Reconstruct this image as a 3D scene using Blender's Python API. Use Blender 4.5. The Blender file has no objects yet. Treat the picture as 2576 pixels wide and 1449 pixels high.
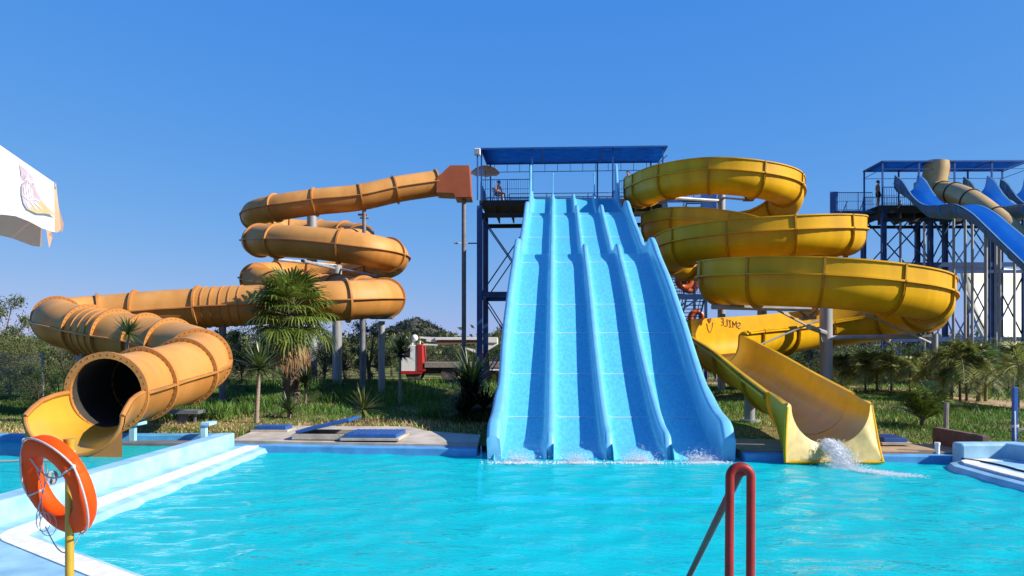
import bpy, math, random
import numpy as np
from mathutils import Vector, Matrix
R = math.radians
S = bpy.context.scene
COL = S.collection
rnd = random.Random(7)
rng = np.random.default_rng(11)

# ------------------------------------------------------------------ camera, sky, sun, exposure
F, CX, HY, EYE = 2000.0, 1288.0, 885.0, 2.2          # measured on the photograph at 2576 px width
cam = bpy.data.cameras.new('camera'); cam_o = bpy.data.objects.new('camera', cam); COL.objects.link(cam_o)
cam_o.location = (0, 0, EYE); cam_o.rotation_euler = (R(90), 0, 0)
cam.sensor_width = 36; cam.lens = 36 * F / 2576; cam.shift_y = (HY - 724.5) / 2576
cam.clip_end = 6000; cam.clip_start = 0.05
S.camera = cam_o
SUN_EL, SUN_AZ = R(32), R(107)                          # azimuth measured from +Y towards +X
w = bpy.data.worlds.new('World'); S.world = w; w.use_nodes = True
wn, wl = w.node_tree.nodes, w.node_tree.links
bg = wn['Background']; bg.inputs[1].default_value = 0.1
sky = wn.new('ShaderNodeTexSky'); sky.sky_type = 'NISHITA'; sky.sun_disc = False
sky.sun_elevation = SUN_EL; sky.sun_rotation = SUN_AZ; sky.altitude = 0
sky.air_density = 1.0; sky.dust_density = 0.2; sky.ozone_density = 2.6
EXPO = 0.85
sp_ = wn.new('ShaderNodeSeparateColor'); cb_ = wn.new('ShaderNodeCombineColor'); wl.new(sky.outputs[0], sp_.inputs[0])
for _i, (_k, _p) in enumerate(((.63, 1.06), (.60, .50), (.87, .12))):      # the camera's vivid rendering of the clear sky, channel by channel
    _a = wn.new('ShaderNodeMath'); _a.operation = 'MULTIPLY'; _a.inputs[1].default_value = .1; wl.new(sp_.outputs[_i], _a.inputs[0])
    _b = wn.new('ShaderNodeMath'); _b.operation = 'POWER'; _b.inputs[1].default_value = _p; wl.new(_a.outputs[0], _b.inputs[0])
    _c = wn.new('ShaderNodeMath'); _c.operation = 'MULTIPLY'; _c.inputs[1].default_value = _k * 10 / 2 ** EXPO; wl.new(_b.outputs[0], _c.inputs[0])
    wl.new(_c.outputs[0], cb_.inputs[_i])
wl.new(cb_.outputs[0], bg.inputs[0])
sl = bpy.data.lights.new('sun', 'SUN'); sl.energy = 4.9; sl.angle = R(0.53); sl.color = (1.0, 0.93, 0.82)
sun_o = bpy.data.objects.new('sun', sl); COL.objects.link(sun_o)
_d = Vector((math.cos(SUN_EL) * math.sin(SUN_AZ), math.cos(SUN_EL) * math.cos(SUN_AZ), math.sin(SUN_EL)))
sun_o.rotation_euler = _d.to_track_quat('Z', 'Y').to_euler(); sun_o.location = _d * 60
S.view_settings.view_transform = 'Standard'; S.view_settings.look = 'None'
S.view_settings.exposure = EXPO; S.view_settings.gamma = 1; S.view_settings.use_curve_mapping = False
S.cycles.max_bounces = 8; S.cycles.transparent_max_bounces = 12

# ------------------------------------------------------------------ helpers
def P(px, py, Z): return Vector(((px - CX) / F * Z, Z, EYE - (py - HY) / F * Z))
def sstep(a, b, x):
    t = np.clip((np.asarray(x, float) - a) / (b - a), 0, 1); return t * t * (3 - 2 * t)
def gz(x, y):
    x = np.asarray(x, float); y = np.asarray(y, float)
    h = 0.13 + 0.17 * sstep(17.5, 20.5, y) + 0.27 * sstep(20, 38, y) - 0.48 * sstep(43, 53, y)
    return h + 0.035 * np.sin(x * .7 + 1.3) * np.cos(y * .55) * sstep(19.5, 23, y)
def G(px, py):
    Y = 30.0
    for _ in range(40):
        z = float(gz((px - CX) / F * Y, Y)); Y = .5 * Y + .5 * (EYE - z) * F / (py - HY)
    return Vector(((px - CX) / F * Y, Y, float(gz((px - CX) / F * Y, Y))))

class MB:
    def __init__(s): s.v = []; s.f = []; s.m = []
    def add(s, vs, fs, mi=0):
        o = len(s.v); s.v += [tuple(v) for v in vs]
        s.f += [tuple(i + o for i in f) for f in fs]; s.m += [mi] * len(fs)
    def box(s, c, d, rot=None, mi=0):
        vs = [Vector((x * d[0] / 2, y * d[1] / 2, z * d[2] / 2)) for x in (-1, 1) for y in (-1, 1) for z in (-1, 1)]
        if rot is not None: vs = [rot @ v for v in vs]
        c = Vector(c)
        s.add([c + v for v in vs], [(0, 1, 3, 2), (4, 6, 7, 5), (0, 4, 5, 1), (2, 3, 7, 6), (0, 2, 6, 4), (1, 5, 7, 3)], mi)
    def bar(s, a, b, w_, h_, mi=0):
        a = Vector(a); b = Vector(b); t = (b - a); L = t.length; t.normalize()
        up = Vector((0, 0, 1)) if abs(t.z) < .95 else Vector((0, 1, 0))
        sd = t.cross(up).normalized(); u = sd.cross(t)
        s.box((a + b) / 2, (w_, L, h_), Matrix((sd, t, u)).transposed(), mi)
    def tube(s, pts, r, seg=8, mi=0, caps=True):
        pts = [Vector(p) for p in pts]; n = len(pts)
        rs = r if isinstance(r, (list, tuple, np.ndarray)) else [r] * n
        t0 = (pts[1] - pts[0]).normalized()
        u = t0.cross(Vector((0, 0, 1)) if abs(t0.z) < .9 else Vector((1, 0, 0))).normalized()
        vs = []; fs = []
        for i in range(n):
            t = (pts[min(i + 1, n - 1)] - pts[max(i - 1, 0)]).normalized()
            u = (u - t * u.dot(t)).normalized(); b = t.cross(u)
            for k in range(seg):
                a = 2 * math.pi * k / seg
                vs.append(pts[i] + (u * math.cos(a) + b * math.sin(a)) * rs[i])
        for i in range(n - 1):
            for k in range(seg):
                k2 = (k + 1) % seg
                fs.append((i * seg + k, i * seg + k2, (i + 1) * seg + k2, (i + 1) * seg + k))
        if caps:
            fs.append(tuple(range(seg - 1, -1, -1))); fs.append(tuple((n - 1) * seg + k for k in range(seg)))
        s.add(vs, fs, mi)
    def lathe(s, prof, c=(0, 0, 0), seg=16, mi=0):
        c = Vector(c); n = len(prof); vs = []; fs = []
        for r_, z in prof:
            for k in range(seg):
                a = 2 * math.pi * k / seg; vs.append(c + Vector((r_ * math.cos(a), r_ * math.sin(a), z)))
        for i in range(n - 1):
            for k in range(seg):
                k2 = (k + 1) % seg; fs.append((i * seg + k, i * seg + k2, (i + 1) * seg + k2, (i + 1) * seg + k))
        fs.append(tuple(range(seg - 1, -1, -1))); fs.append(tuple((n - 1) * seg + k for k in range(seg)))
        s.add(vs, fs, mi)
    def prism(s, poly, z0, z1, mi=0):
        n = len(poly)
        zf0 = z0 if callable(z0) else (lambda p: z0); zf1 = z1 if callable(z1) else (lambda p: z1)
        vs = [(p[0], p[1], zf0(p)) for p in poly] + [(p[0], p[1], zf1(p)) for p in poly]
        fs = [tuple(range(n - 1, -1, -1)), tuple(range(n, 2 * n))] + [(i, (i + 1) % n, n + (i + 1) % n, n + i) for i in range(n)]
        s.add(vs, fs, mi)
    def ball(s, c, r, seg=8, mi=0):
        rr = r if isinstance(r, (tuple, list)) else (r, r, r); c = Vector(c); vs = []; fs = []; h = max(4, seg // 2 + 1)
        for i in range(1, h):
            ph = math.pi * i / h
            for k in range(seg):
                a = 2 * math.pi * k / seg
                vs.append(c + Vector((rr[0] * math.sin(ph) * math.cos(a), rr[1] * math.sin(ph) * math.sin(a), rr[2] * math.cos(ph))))
        m = len(vs); vs += [c + Vector((0, 0, rr[2])), c - Vector((0, 0, rr[2]))]
        for i in range(h - 2):
            for k in range(seg):
                k2 = (k + 1) % seg; fs.append((i * seg + k, (i + 1) * seg + k, (i + 1) * seg + k2, i * seg + k2))
        for k in range(seg):
            k2 = (k + 1) % seg; fs.append((m, k, k2)); fs.append((m + 1, (h - 2) * seg + k2, (h - 2) * seg + k))
        s.add(vs, fs, mi)
    def grid(s, rows, mi=0, closed=False, cap=False):
        n = len(rows[0]); fs = []; vs = [p for r_ in rows for p in r_]
        for i in range(len(rows) - 1):
            for k in range(n if closed else n - 1):
                k2 = (k + 1) % n; fs.append((i * n + k, i * n + k2, (i + 1) * n + k2, (i + 1) * n + k))
        if cap:
            fs.append(tuple(range(n - 1, -1, -1))); fs.append(tuple((len(rows) - 1) * n + k for k in range(n)))
        s.add(vs, fs, mi)
    def build(s, name, mats, parent=None, smooth=None, bevel=0, fix=True):
        me = bpy.data.meshes.new(name); me.from_pydata(s.v, [], s.f)
        for m in (mats if isinstance(mats, (list, tuple)) else [mats]): me.materials.append(m)
        me.polygons.foreach_set('material_index', s.m)
        if fix:
            import bmesh
            bm = bmesh.new(); bm.from_mesh(me); bmesh.ops.recalc_face_normals(bm, faces=bm.faces); bm.to_mesh(me); bm.free()
        if smooth:
            me.polygons.foreach_set('use_smooth', [True] * len(me.polygons))
            me.set_sharp_from_angle(angle=R(smooth))
        me.update()
        o = bpy.data.objects.new(name, me); COL.objects.link(o)
        if parent is not None: o.parent = parent
        if bevel:
            b = o.modifiers.new('bevel', 'BEVEL'); b.width = bevel; b.segments = 2; b.limit_method = 'ANGLE'
        return o

def fast(name, V, Fc, mats, parent=None, mi=None, smooth=False):
    V = np.asarray(V, np.float32); Fc = np.asarray(Fc, np.int32); k = Fc.shape[1]
    me = bpy.data.meshes.new(name); me.vertices.add(len(V)); me.vertices.foreach_set('co', V.ravel())
    me.loops.add(Fc.size); me.loops.foreach_set('vertex_index', Fc.ravel())
    me.polygons.add(len(Fc)); me.polygons.foreach_set('loop_start', np.arange(0, Fc.size, k, dtype=np.int32))
    try: me.polygons.foreach_set('loop_total', np.full(len(Fc), k, np.int32))
    except Exception: pass
    for m in (mats if isinstance(mats, (list, tuple)) else [mats]): me.materials.append(m)
    if mi is not None: me.polygons.foreach_set('material_index', np.asarray(mi, np.int32))
    me.update(calc_edges=True); me.validate()
    if smooth: me.polygons.foreach_set('use_smooth', [True] * len(me.polygons))
    o = bpy.data.objects.new(name, me); COL.objects.link(o)
    if parent is not None: o.parent = parent
    return o

def T(o, label=None, cat=None, group=None, kind=None):
    if label: o['label'] = label
    if cat: o['category'] = cat
    if group: o['group'] = group
    if kind: o['kind'] = kind
    return o
def E(name, loc=(0, 0, 0), rz=0, label=None, cat=None, group=None):
    o = bpy.data.objects.new(name, None); COL.objects.link(o); o.location = loc; o.rotation_euler = (0, 0, rz)
    o.empty_display_size = .2
    return T(o, label, cat, group)
def dup(root, loc, rz=0, sc=1.0, label=None, group=None):
    c = root.copy(); COL.objects.link(c); c.location = loc; c.rotation_euler = (0, 0, rz); c.scale = (sc, sc, sc)
    if label: c['label'] = label
    if group: c['group'] = group
    for ch in list(root.children):
        d = ch.copy(); COL.objects.link(d); d.parent = c
        for g in list(ch.children):
            e = g.copy(); COL.objects.link(e); e.parent = d
    return c

def mat(name, col, rough=.5, var=.12, scale=3.0, metal=0.0, bump=0.0, bscale=30, coat=0.0, spec=.5, island=0.0, col2=None, detail=4, trans=0.0, streak=None):
    m = bpy.data.materials.new(name); m.use_nodes = True; n, l = m.node_tree.nodes, m.node_tree.links
    b = n['Principled BSDF']
    b.inputs['Roughness'].default_value = rough; b.inputs['Metallic'].default_value = metal
    b.inputs['Coat Weight'].default_value = coat; b.inputs['Coat Roughness'].default_value = .15
    b.inputs['Specular IOR Level'].default_value = spec
    tc = n.new('ShaderNodeTexCoord'); nz = n.new('ShaderNodeTexNoise'); nz.inputs['Scale'].default_value = scale; nz.inputs['Detail'].default_value = detail
    src = tc.outputs['Object']
    if streak:
        mp = n.new('ShaderNodeMapping'); mp.inputs['Scale'].default_value = streak; l.new(src, mp.inputs[0]); l.new(mp.outputs[0], nz.inputs['Vector'])
    else: l.new(src, nz.inputs['Vector'])
    r = n.new('ShaderNodeValToRGB')
    col = [c * ALB for c in col]; col2 = [c * ALB for c in col2] if col2 else None
    c1 = [max(0, c * (1 - var)) for c in col]; c2 = [min(1, c * (1 + var)) for c in (col2 or col)]
    r.color_ramp.elements[0].position = .32; r.color_ramp.elements[1].position = .68
    r.color_ramp.elements[0].color = (*c1, 1); r.color_ramp.elements[1].color = (*c2, 1)
    l.new(nz.outputs[0], r.inputs[0]); out = r.outputs[0]
    if island:
        ge = n.new('ShaderNodeNewGeometry'); mr = n.new('ShaderNodeMapRange')
        mr.inputs[3].default_value = 1 - island; mr.inputs[4].default_value = 1 + island
        l.new(ge.outputs['Random Per Island'], mr.inputs[0])
        mx = n.new('ShaderNodeMix'); mx.data_type = 'RGBA'; mx.blend_type = 'MULTIPLY'; mx.inputs[0].default_value = 1
        l.new(out, mx.inputs[6]); l.new(mr.outputs[0], mx.inputs[7]); out = mx.outputs[2]
    l.new(out, b.inputs['Base Color'])
    if bump:
        n2 = n.new('ShaderNodeTexNoise'); n2.inputs['Scale'].default_value = bscale; n2.inputs['Detail'].default_value = 4; l.new(tc.outputs['Object'], n2.inputs['Vector'])
        bp = n.new('ShaderNodeBump'); bp.inputs['Strength'].default_value = bump; bp.inputs['Distance'].default_value = .02
        l.new(n2.outputs[0], bp.inputs['Height']); l.new(bp.outputs[0], b.inputs['Normal'])
    if trans:
        tr = n.new('ShaderNodeBsdfTranslucent'); ms = n.new('ShaderNodeMixShader'); ms.inputs[0].default_value = trans
        l.new(out, tr.inputs[0]); l.new(b.outputs[0], ms.inputs[1]); l.new(tr.outputs[0], ms.inputs[2])
        l.new(ms.outputs[0], n['Material Output'].inputs[0])
    return m

ALB = .70          # the photograph is exposed for vivid colour: keep paints a little darker than catalogue values
M = {}
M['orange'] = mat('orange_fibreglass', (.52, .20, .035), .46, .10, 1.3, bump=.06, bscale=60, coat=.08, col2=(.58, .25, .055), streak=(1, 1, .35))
M['orange_pale'] = mat('pale_orange_fibreglass', (.64, .285, .062), .55, .08, 1.3, bump=.06, bscale=60, col2=(.70, .34, .09), streak=(1, 1, .35), spec=.3)  # paler orange for the upper half of the tube
M['orange_flange'] = mat('orange_flange_fibreglass', (.58, .235, .045), .48, .12, 3, bump=.05)
M['orange_box'] = mat('orange_red_fibreglass', (.42, .10, .02), .42, .1, 1.5, coat=.1)
M['bolt'] = mat('rusty_bolt', (.22, .12, .06), .6, .3, 9)
M['inner'] = mat('shaded_tube_inside', (.05, .045, .04), .6, .2, 3)  # inside of the closed tube: its deep shade put into the colour
M['inner_wet'] = mat('wet_yellow_gelcoat', (.68, .37, .04), .3, .08, 2, coat=.3)
M['yellow'] = mat('yellow_fibreglass', (.72, .385, .004), .42, .09, 1.2, bump=.05, bscale=50, coat=.04, spec=.22, col2=(.80, .445, .006), streak=(1, 1, .3))
M['yellow_flange'] = mat('yellow_flange_fibreglass', (.56, .28, .008), .42, .1, 3, spec=.35)
M['yellow_in'] = mat('worn_yellow_gelcoat', (.70, .38, .006), .34, .1, 2.2, bump=.04, coat=.1, spec=.4)
M['yellow_pale'] = mat('sunlit_pale_gelcoat', (.80, .60, .22), .45, .15, 6, bump=.12, bscale=45)  # sunlit beige of the splash mouth face put into the colour
M['lane'] = mat('blue_slide_gelcoat', (.10, .56, .80), .34, .07, 16, bump=.10, bscale=70, coat=.15, col2=(.13, .64, .88), streak=(1, .35, .35))
M['lane_edge'] = mat('pale_blue_slide_gelcoat', (.19, .58, .86), .36, .08, 2.2, bump=.04, coat=.15)
M['seam'] = mat('pale_sealant_joint', (.45, .72, .9), .3, .05)
M['steel_blue'] = mat('navy_painted_steel', (.012, .055, .20), .5, .25, 1.2, bump=.05, col2=(.015, .08, .28))
M['steel_bright'] = mat('blue_painted_steel', (.015, .10, .36), .45, .2, 2)
M['grate'] = mat('dark_grating', (.02, .022, .026), .7, .3, 4)
M['canopy'] = mat('blue_shade_cloth', (.03, .27, .62), .8, .15, 2, trans=.75)
M['galv'] = mat('grey_galvanised_steel', (.38, .39, .41), .5, .18, 3, metal=.15, bump=.04, streak=(1, 1, .2))
M['galv_dark'] = mat('weathered_grey_steel', (.20, .20, .22), .55, .25, 3, metal=.1)
M['pool_paint'] = mat('light_blue_pool_paint', (.29, .58, .78), .65, .15, 2.2, bump=.14, bscale=25, col2=(.38, .66, .83), detail=9)
M['pool_paint_mid'] = mat('blue_pool_wall_paint', (.10, .36, .70), .6, .15, 2.2, bump=.1, col2=(.12, .42, .76))
M['pool_floor'] = mat('turquoise_pool_floor', (.015, .52, .70), .7, .08, .8, col2=(.03, .62, .78))
M['strip'] = mat('white_edge_tiles', (.95, .92, .85), .6, .1, 8, bump=.1)
M['grout'] = mat('grey_grout', (.78, .75, .69), .9, .1, 9)
M['concrete'] = mat('pale_concrete', (.50, .43, .34), .85, .16, 2.2, bump=.25, bscale=18, col2=(.60, .52, .42))
M['concrete_tan'] = mat('tan_concrete', (.46, .31, .17), .85, .18, 2.5, bump=.25, bscale=22)
M['path'] = mat('tan_path', (.50, .34, .18), .9, .15, 1.4, bump=.2, bscale=20)
M['hatch'] = mat('blue_hatch_cover', (.02, .10, .34), .5, .15, 6)
M['lifebuoy'] = mat('orange_lifebuoy_plastic', (1.0, .085, .002), .6, .06, 5, bump=.03, bscale=80, spec=.15)
M['rope'] = mat('white_rope', (.62, .58, .55), .8, .15, 40, bump=.3, bscale=200)
M['cord'] = mat('grey_cord', (.5, .46, .46), .8, .2, 40)
M['pole_yellow'] = mat('yellow_painted_pole', (.55, .33, .02), .4, .12, 9, bump=.05)
M['rail_red'] = mat('dark_red_rail_paint', (.34, .026, .02), .45, .15, 7, bump=.06, spec=.25)
M['fabric'] = mat('white_parasol_fabric', (1.0, .99, .97), .9, .04, 3, bump=.1, bscale=120, trans=.3)
M['fabric_in'] = mat('tan_parasol_lining', (1.2, .66, .40), .9, .05, 3, trans=.7)
M['print_lilac'] = mat('faded_lilac_print', (.58, .46, .50), .9, .12, 8)
M['print_tan'] = mat('faded_tan_print', (.62, .47, .25), .9, .12, 8)
M['white'] = mat('white_paint', (1.05, 1.04, 1.0), .5, .06, 4)
M['chair'] = mat('white_plastic', (.75, .76, .74), .45, .05, 4)
M['red'] = mat('red_truck_paint', (.50, .025, .015), .45, .15, 4)
M['tyre'] = mat('dusty_tyre', (.09, .075, .065), .9, .3, 6)
M['dark'] = mat('dark_underframe', (.025, .024, .024), .7, .2, 5)
M['greywood'] = mat('weathered_grey_deck', (.32, .27, .23), .85, .2, 5)
M['rust'] = mat('red_brown_steel', (.30, .13, .09), .6, .2, 4)
M['skin'] = mat('tanned_skin', (.60, .27, .15), .55, .08, 9)
M['skin_red'] = mat('sunburnt_skin', (.56, .24, .17), .55, .08, 9)
M['hair'] = mat('dark_hair', (.03, .02, .015), .7, .2, 30)
M['cloth_dark'] = mat('dark_cloth', (.02, .02, .035), .8, .2, 9)
M['cloth_pale'] = mat('pale_cloth', (.62, .58, .40), .8, .15, 9)
M['eye'] = mat('eye_dark', (.02, .02, .02), .3, 0, 3)
M['tube_orange'] = mat('orange_vinyl', (.60, .11, .01), .35, .12, 4, coat=.3)
M['bark'] = mat('brown_bark', (.16, .11, .075), .9, .3, 6, bump=.5, bscale=25)
M['bark_pale'] = mat('pale_ringed_bark', (.36, .27, .20), .9, .25, 9, bump=.5, bscale=30, streak=(1, 1, 5))
M['leaf_olive'] = mat('olive_leaves', (.09, .12, .03), .6, .3, .8, island=.5, trans=.25, col2=(.15, .17, .045))
M['leaf_green'] = mat('green_leaves', (.06, .115, .018), .6, .3, .8, island=.5, trans=.25, col2=(.10, .16, .03))
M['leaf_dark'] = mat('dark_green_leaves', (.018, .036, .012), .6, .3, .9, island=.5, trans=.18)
M['leaf_dry'] = mat('dry_grey_twigs', (.13, .10, .08), .8, .3, 1, island=.3)
M['palm'] = mat('fan_palm_leaflets', (.10, .16, .022), .42, .2, 1.5, island=.5, trans=.28, col2=(.21, .27, .04))
M['palm_dry'] = mat('dry_palm_skirt', (.34, .19, .08), .75, .25, 2, island=.4, trans=.2)
M['petiole'] = mat('palm_stalk', (.20, .20, .06), .6, .2, 4)
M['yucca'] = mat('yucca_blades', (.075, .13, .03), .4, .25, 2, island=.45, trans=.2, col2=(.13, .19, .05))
M['yucca_yellow'] = mat('yellow_green_yucca_blades', (.16, .18, .045), .4, .25, 2, island=.4, trans=.2)  # paler, yellower blade colour
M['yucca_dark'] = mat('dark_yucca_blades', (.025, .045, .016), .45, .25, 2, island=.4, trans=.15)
M['feather'] = mat('feather_palm_leaflets', (.22, .29, .05), .5, .25, 1.5, island=.45, trans=.35, col2=(.33, .34, .085))
M['banana'] = mat('banana_leaf', (.09, .20, .03), .4, .25, 2, island=.3, trans=.35)
M['grass'] = mat('green_grass_blades', (.075, .18, .012), .6, .3, .35, island=.45, trans=.3, col2=(.13, .25, .025))
M['grass_dry'] = mat('dry_grass_blades', (.60, .42, .19), .8, .3, .5, island=.4, trans=.2)
M['foam'] = mat('white_foam', (1.1, 1.15, 1.2), .4, .05, 6, trans=.3)
M['brick'] = mat('brown_low_wall', (.17, .09, .06), .9, .25, 5, bump=.3)
M['lettering'] = mat('brown_lettering', (.20, .05, .01), .6, .1, 9)
M['ramp'] = mat('cream_ramp_gelcoat', (.82, .78, .58), .5, .06, .6)
M['ramp_back'] = mat('orange_ramp_edge', (.60, .30, .06), .5, .1, 1)
M['blue_flume'] = mat('blue_flume_gelcoat', (.07, .40, .90), .35, .08, 1.5, coat=.2)
M['blue_flume_out'] = mat('dull_blue_flume_outside', (.09, .22, .40), .6, .2, 1.5)
M['tan_tube'] = mat('tan_fibreglass', (.55, .38, .16), .45, .1, 1.5)
M['chute_black'] = mat('black_seam', (.02, .02, .025), .6, .1)
# ------------------------------------------------------------------ ground, pool and paving
def ground_mat():
    m = bpy.data.materials.new('ground_soil_and_grass'); m.use_nodes = True; n, l = m.node_tree.nodes, m.node_tree.links
    b = n['Principled BSDF']; b.inputs['Roughness'].default_value = .95; b.inputs['Specular IOR Level'].default_value = .1
    tc = n.new('ShaderNodeTexCoord')
    a = n.new('ShaderNodeTexNoise'); a.inputs['Scale'].default_value = .28; a.inputs['Detail'].default_value = 6; l.new(tc.outputs['Object'], a.inputs['Vector'])
    c = n.new('ShaderNodeTexNoise'); c.inputs['Scale'].default_value = 6; c.inputs['Detail'].default_value = 6; l.new(tc.outputs['Object'], c.inputs['Vector'])
    r1 = n.new('ShaderNodeValToRGB'); r1.color_ramp.elements[0].position = .42; r1.color_ramp.elements[1].position = .6
    r1.color_ramp.elements[0].color = (.05, .10, .010, 1); r1.color_ramp.elements[1].color = (.24, .17, .075, 1)
    l.new(a.outputs[0], r1.inputs[0])
    mx = n.new('ShaderNodeMix'); mx.data_type = 'RGBA'; mx.blend_type = 'OVERLAY'; mx.inputs[0].default_value = .6
    l.new(r1.outputs[0], mx.inputs[6]); l.new(c.outputs[0], mx.inputs[7]); l.new(mx.outputs[2], b.inputs['Base Color'])
    bp = n.new('ShaderNodeBump'); bp.inputs['Strength'].default_value = .6; bp.inputs['Distance'].default_value = .08
    l.new(c.outputs[0], bp.inputs['Height']); l.new(bp.outputs[0], b.inputs['Normal'])
    return m
M['ground'] = ground_mat()
xs = np.concatenate([np.linspace(-2500, -60, 10), np.linspace(-56, -24.5, 12), np.linspace(-24, 16, 41), np.linspace(17, 60, 18), np.linspace(70, 2500, 10)])
ys = np.concatenate([np.array([-400, -60, -8.]), np.linspace(-6, 17.5, 10), np.linspace(18, 60, 64), np.linspace(64, 140, 12), np.array([200, 400, 800, 1600, 3500.])])
VX, VY = np.meshgrid(xs, ys); VZ = gz(VX, VY)
V = np.stack([VX.ravel(), VY.ravel(), VZ.ravel()], 1); nx_ = len(xs); Fq = []
for j in range(len(ys) - 1):
    for i in range(nx_ - 1):
        if xs[i] >= -24.1 and xs[i + 1] <= 16.1 and ys[j] >= -6.1 and ys[j + 1] <= 17.6: continue
        Fq.append((j * nx_ + i, j * nx_ + i + 1, (j + 1) * nx_ + i + 1, (j + 1) * nx_ + i))
T(fast('ground', V, Fq, M['ground'], smooth=True), kind='structure')

FAR = [(-6.2, 17.5), (-0.74, 16.76), (-.72, 18.9), (4.66, 18.5), (4.68, 15.93), (9.4, 15.55)]      # far edge of the main pool
def far_y(x): return float(np.interp(x, [p[0] for p in FAR], [p[1] for p in FAR]))
mb = MB(); mb.prism([(-6, 3), (11, 3), (11, 17.6), (-6, 17.6)], -1.5, -1.15)
T(mb.build('pool_floor', M['pool_floor']), kind='structure')
mb = MB(); mb.prism([(-24, 6), (-6.2, 6), (-6.2, 17.6), (-24, 17.6)], -.9, -.55)
T(mb.build('splash_pool_floor', M['pool_floor']), kind='structure')

def water_mat(name, tint, fs):
    m = bpy.data.materials.new(name); m.use_nodes = True; n, l = m.node_tree.nodes, m.node_tree.links
    n.remove(n['Principled BSDF'])
    tr = n.new('ShaderNodeBsdfTransparent'); tr.inputs[0].default_value = (*tint, 1)
    df = n.new('ShaderNodeBsdfDiffuse'); df.inputs[0].default_value = (.004, .66, .72, 1)
    gl = n.new('ShaderNodeBsdfGlossy'); gl.inputs['Roughness'].default_value = .04
    fr = n.new('ShaderNodeFresnel'); fr.inputs[0].default_value = 1.33
    tc = n.new('ShaderNodeTexCoord'); mp = n.new('ShaderNodeMapping'); mp.inputs['Scale'].default_value = (1, 1.7, 1); l.new(tc.outputs['Object'], mp.inputs[0])
    hs_ = []
    for sc_, w_ in ((fs, 1.0), (fs * 3.1, .42), (fs * 8, .16)):
        nz = n.new('ShaderNodeTexNoise'); nz.inputs['Scale'].default_value = sc_; nz.inputs['Detail'].default_value = 2; nz.inputs['Distortion'].default_value = .6
        l.new(mp.outputs[0], nz.inputs['Vector'])
        mu = n.new('ShaderNodeMath'); mu.operation = 'MULTIPLY'; mu.inputs[1].default_value = w_; l.new(nz.outputs[0], mu.inputs[0]); hs_.append(mu)
    ad = n.new('ShaderNodeMath'); l.new(hs_[0].outputs[0], ad.inputs[0]); l.new(hs_[1].outputs[0], ad.inputs[1])
    ad2 = n.new('ShaderNodeMath'); l.new(ad.outputs[0], ad2.inputs[0]); l.new(hs_[2].outputs[0], ad2.inputs[1])
    bp = n.new('ShaderNodeBump'); bp.inputs['Strength'].default_value = .75; bp.inputs['Distance'].default_value = .11
    l.new(ad2.outputs[0], bp.inputs['Height'])
    for x in (gl, fr): l.new(bp.outputs[0], x.inputs['Normal'])
    m0 = n.new('ShaderNodeMixShader'); m0.inputs[0].default_value = .6; l.new(tr.outputs[0], m0.inputs[1]); l.new(df.outputs[0], m0.inputs[2])
    ms = n.new('ShaderNodeMixShader'); l.new(fr.outputs[0], ms.inputs[0]); l.new(m0.outputs[0], ms.inputs[1]); l.new(gl.outputs[0], ms.inputs[2])
    l.new(ms.outputs[0], n['Material Output'].inputs[0])
    return m
M['water'] = water_mat('rippled_pool_water', (.35, .95, .99), 3.2)
def water_sheet(name, x0, x1, y0, y1, z, step, amp, mat_, ymax=None):
    nx, ny = int((x1 - x0) / step), int((y1 - y0) / step)
    X, Y = np.meshgrid(np.linspace(x0, x1, nx), np.linspace(y0, y1, ny)); Z = np.zeros_like(X)
    r = np.random.default_rng(5)
    for k in range(22):
        lam = r.uniform(.22, 1.25); th = r.normal(math.pi / 2, .55); ph = r.uniform(0, 6.28)
        Z += lam * .33 * np.sin((X * math.cos(th) + Y * math.sin(th)) * 6.283 / lam + ph + .8 * np.sin(X * .9 + ph) + .6 * np.sin(Y * .7 - ph))
    Z = z + amp * Z
    idx = np.arange(nx * ny).reshape(ny, nx)
    Fc = np.stack([idx[:-1, :-1].ravel(), idx[:-1, 1:].ravel(), idx[1:, 1:].ravel(), idx[1:, :-1].ravel()], 1)
    V_ = np.stack([X.ravel(), Y.ravel(), Z.ravel()], 1)
    if ymax is not None:
        c = V_[Fc].mean(1); lim = np.interp(c[:, 0], [p[0] for p in FAR], [p[1] for p in FAR]) + .15; Fc = Fc[c[:, 1] < lim]
    return T(fast(name, V_, Fc, mat_, smooth=True), kind='structure')
water_sheet('pool_water', -5.6, 8.6, 4.6, 18.7, 0.0, .055, .0105, M['water'], 1)
water_sheet('splash_pool_water', -24, -6.3, 8.3, 17.15, 0.29, .11, .004, M['water'])

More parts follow.
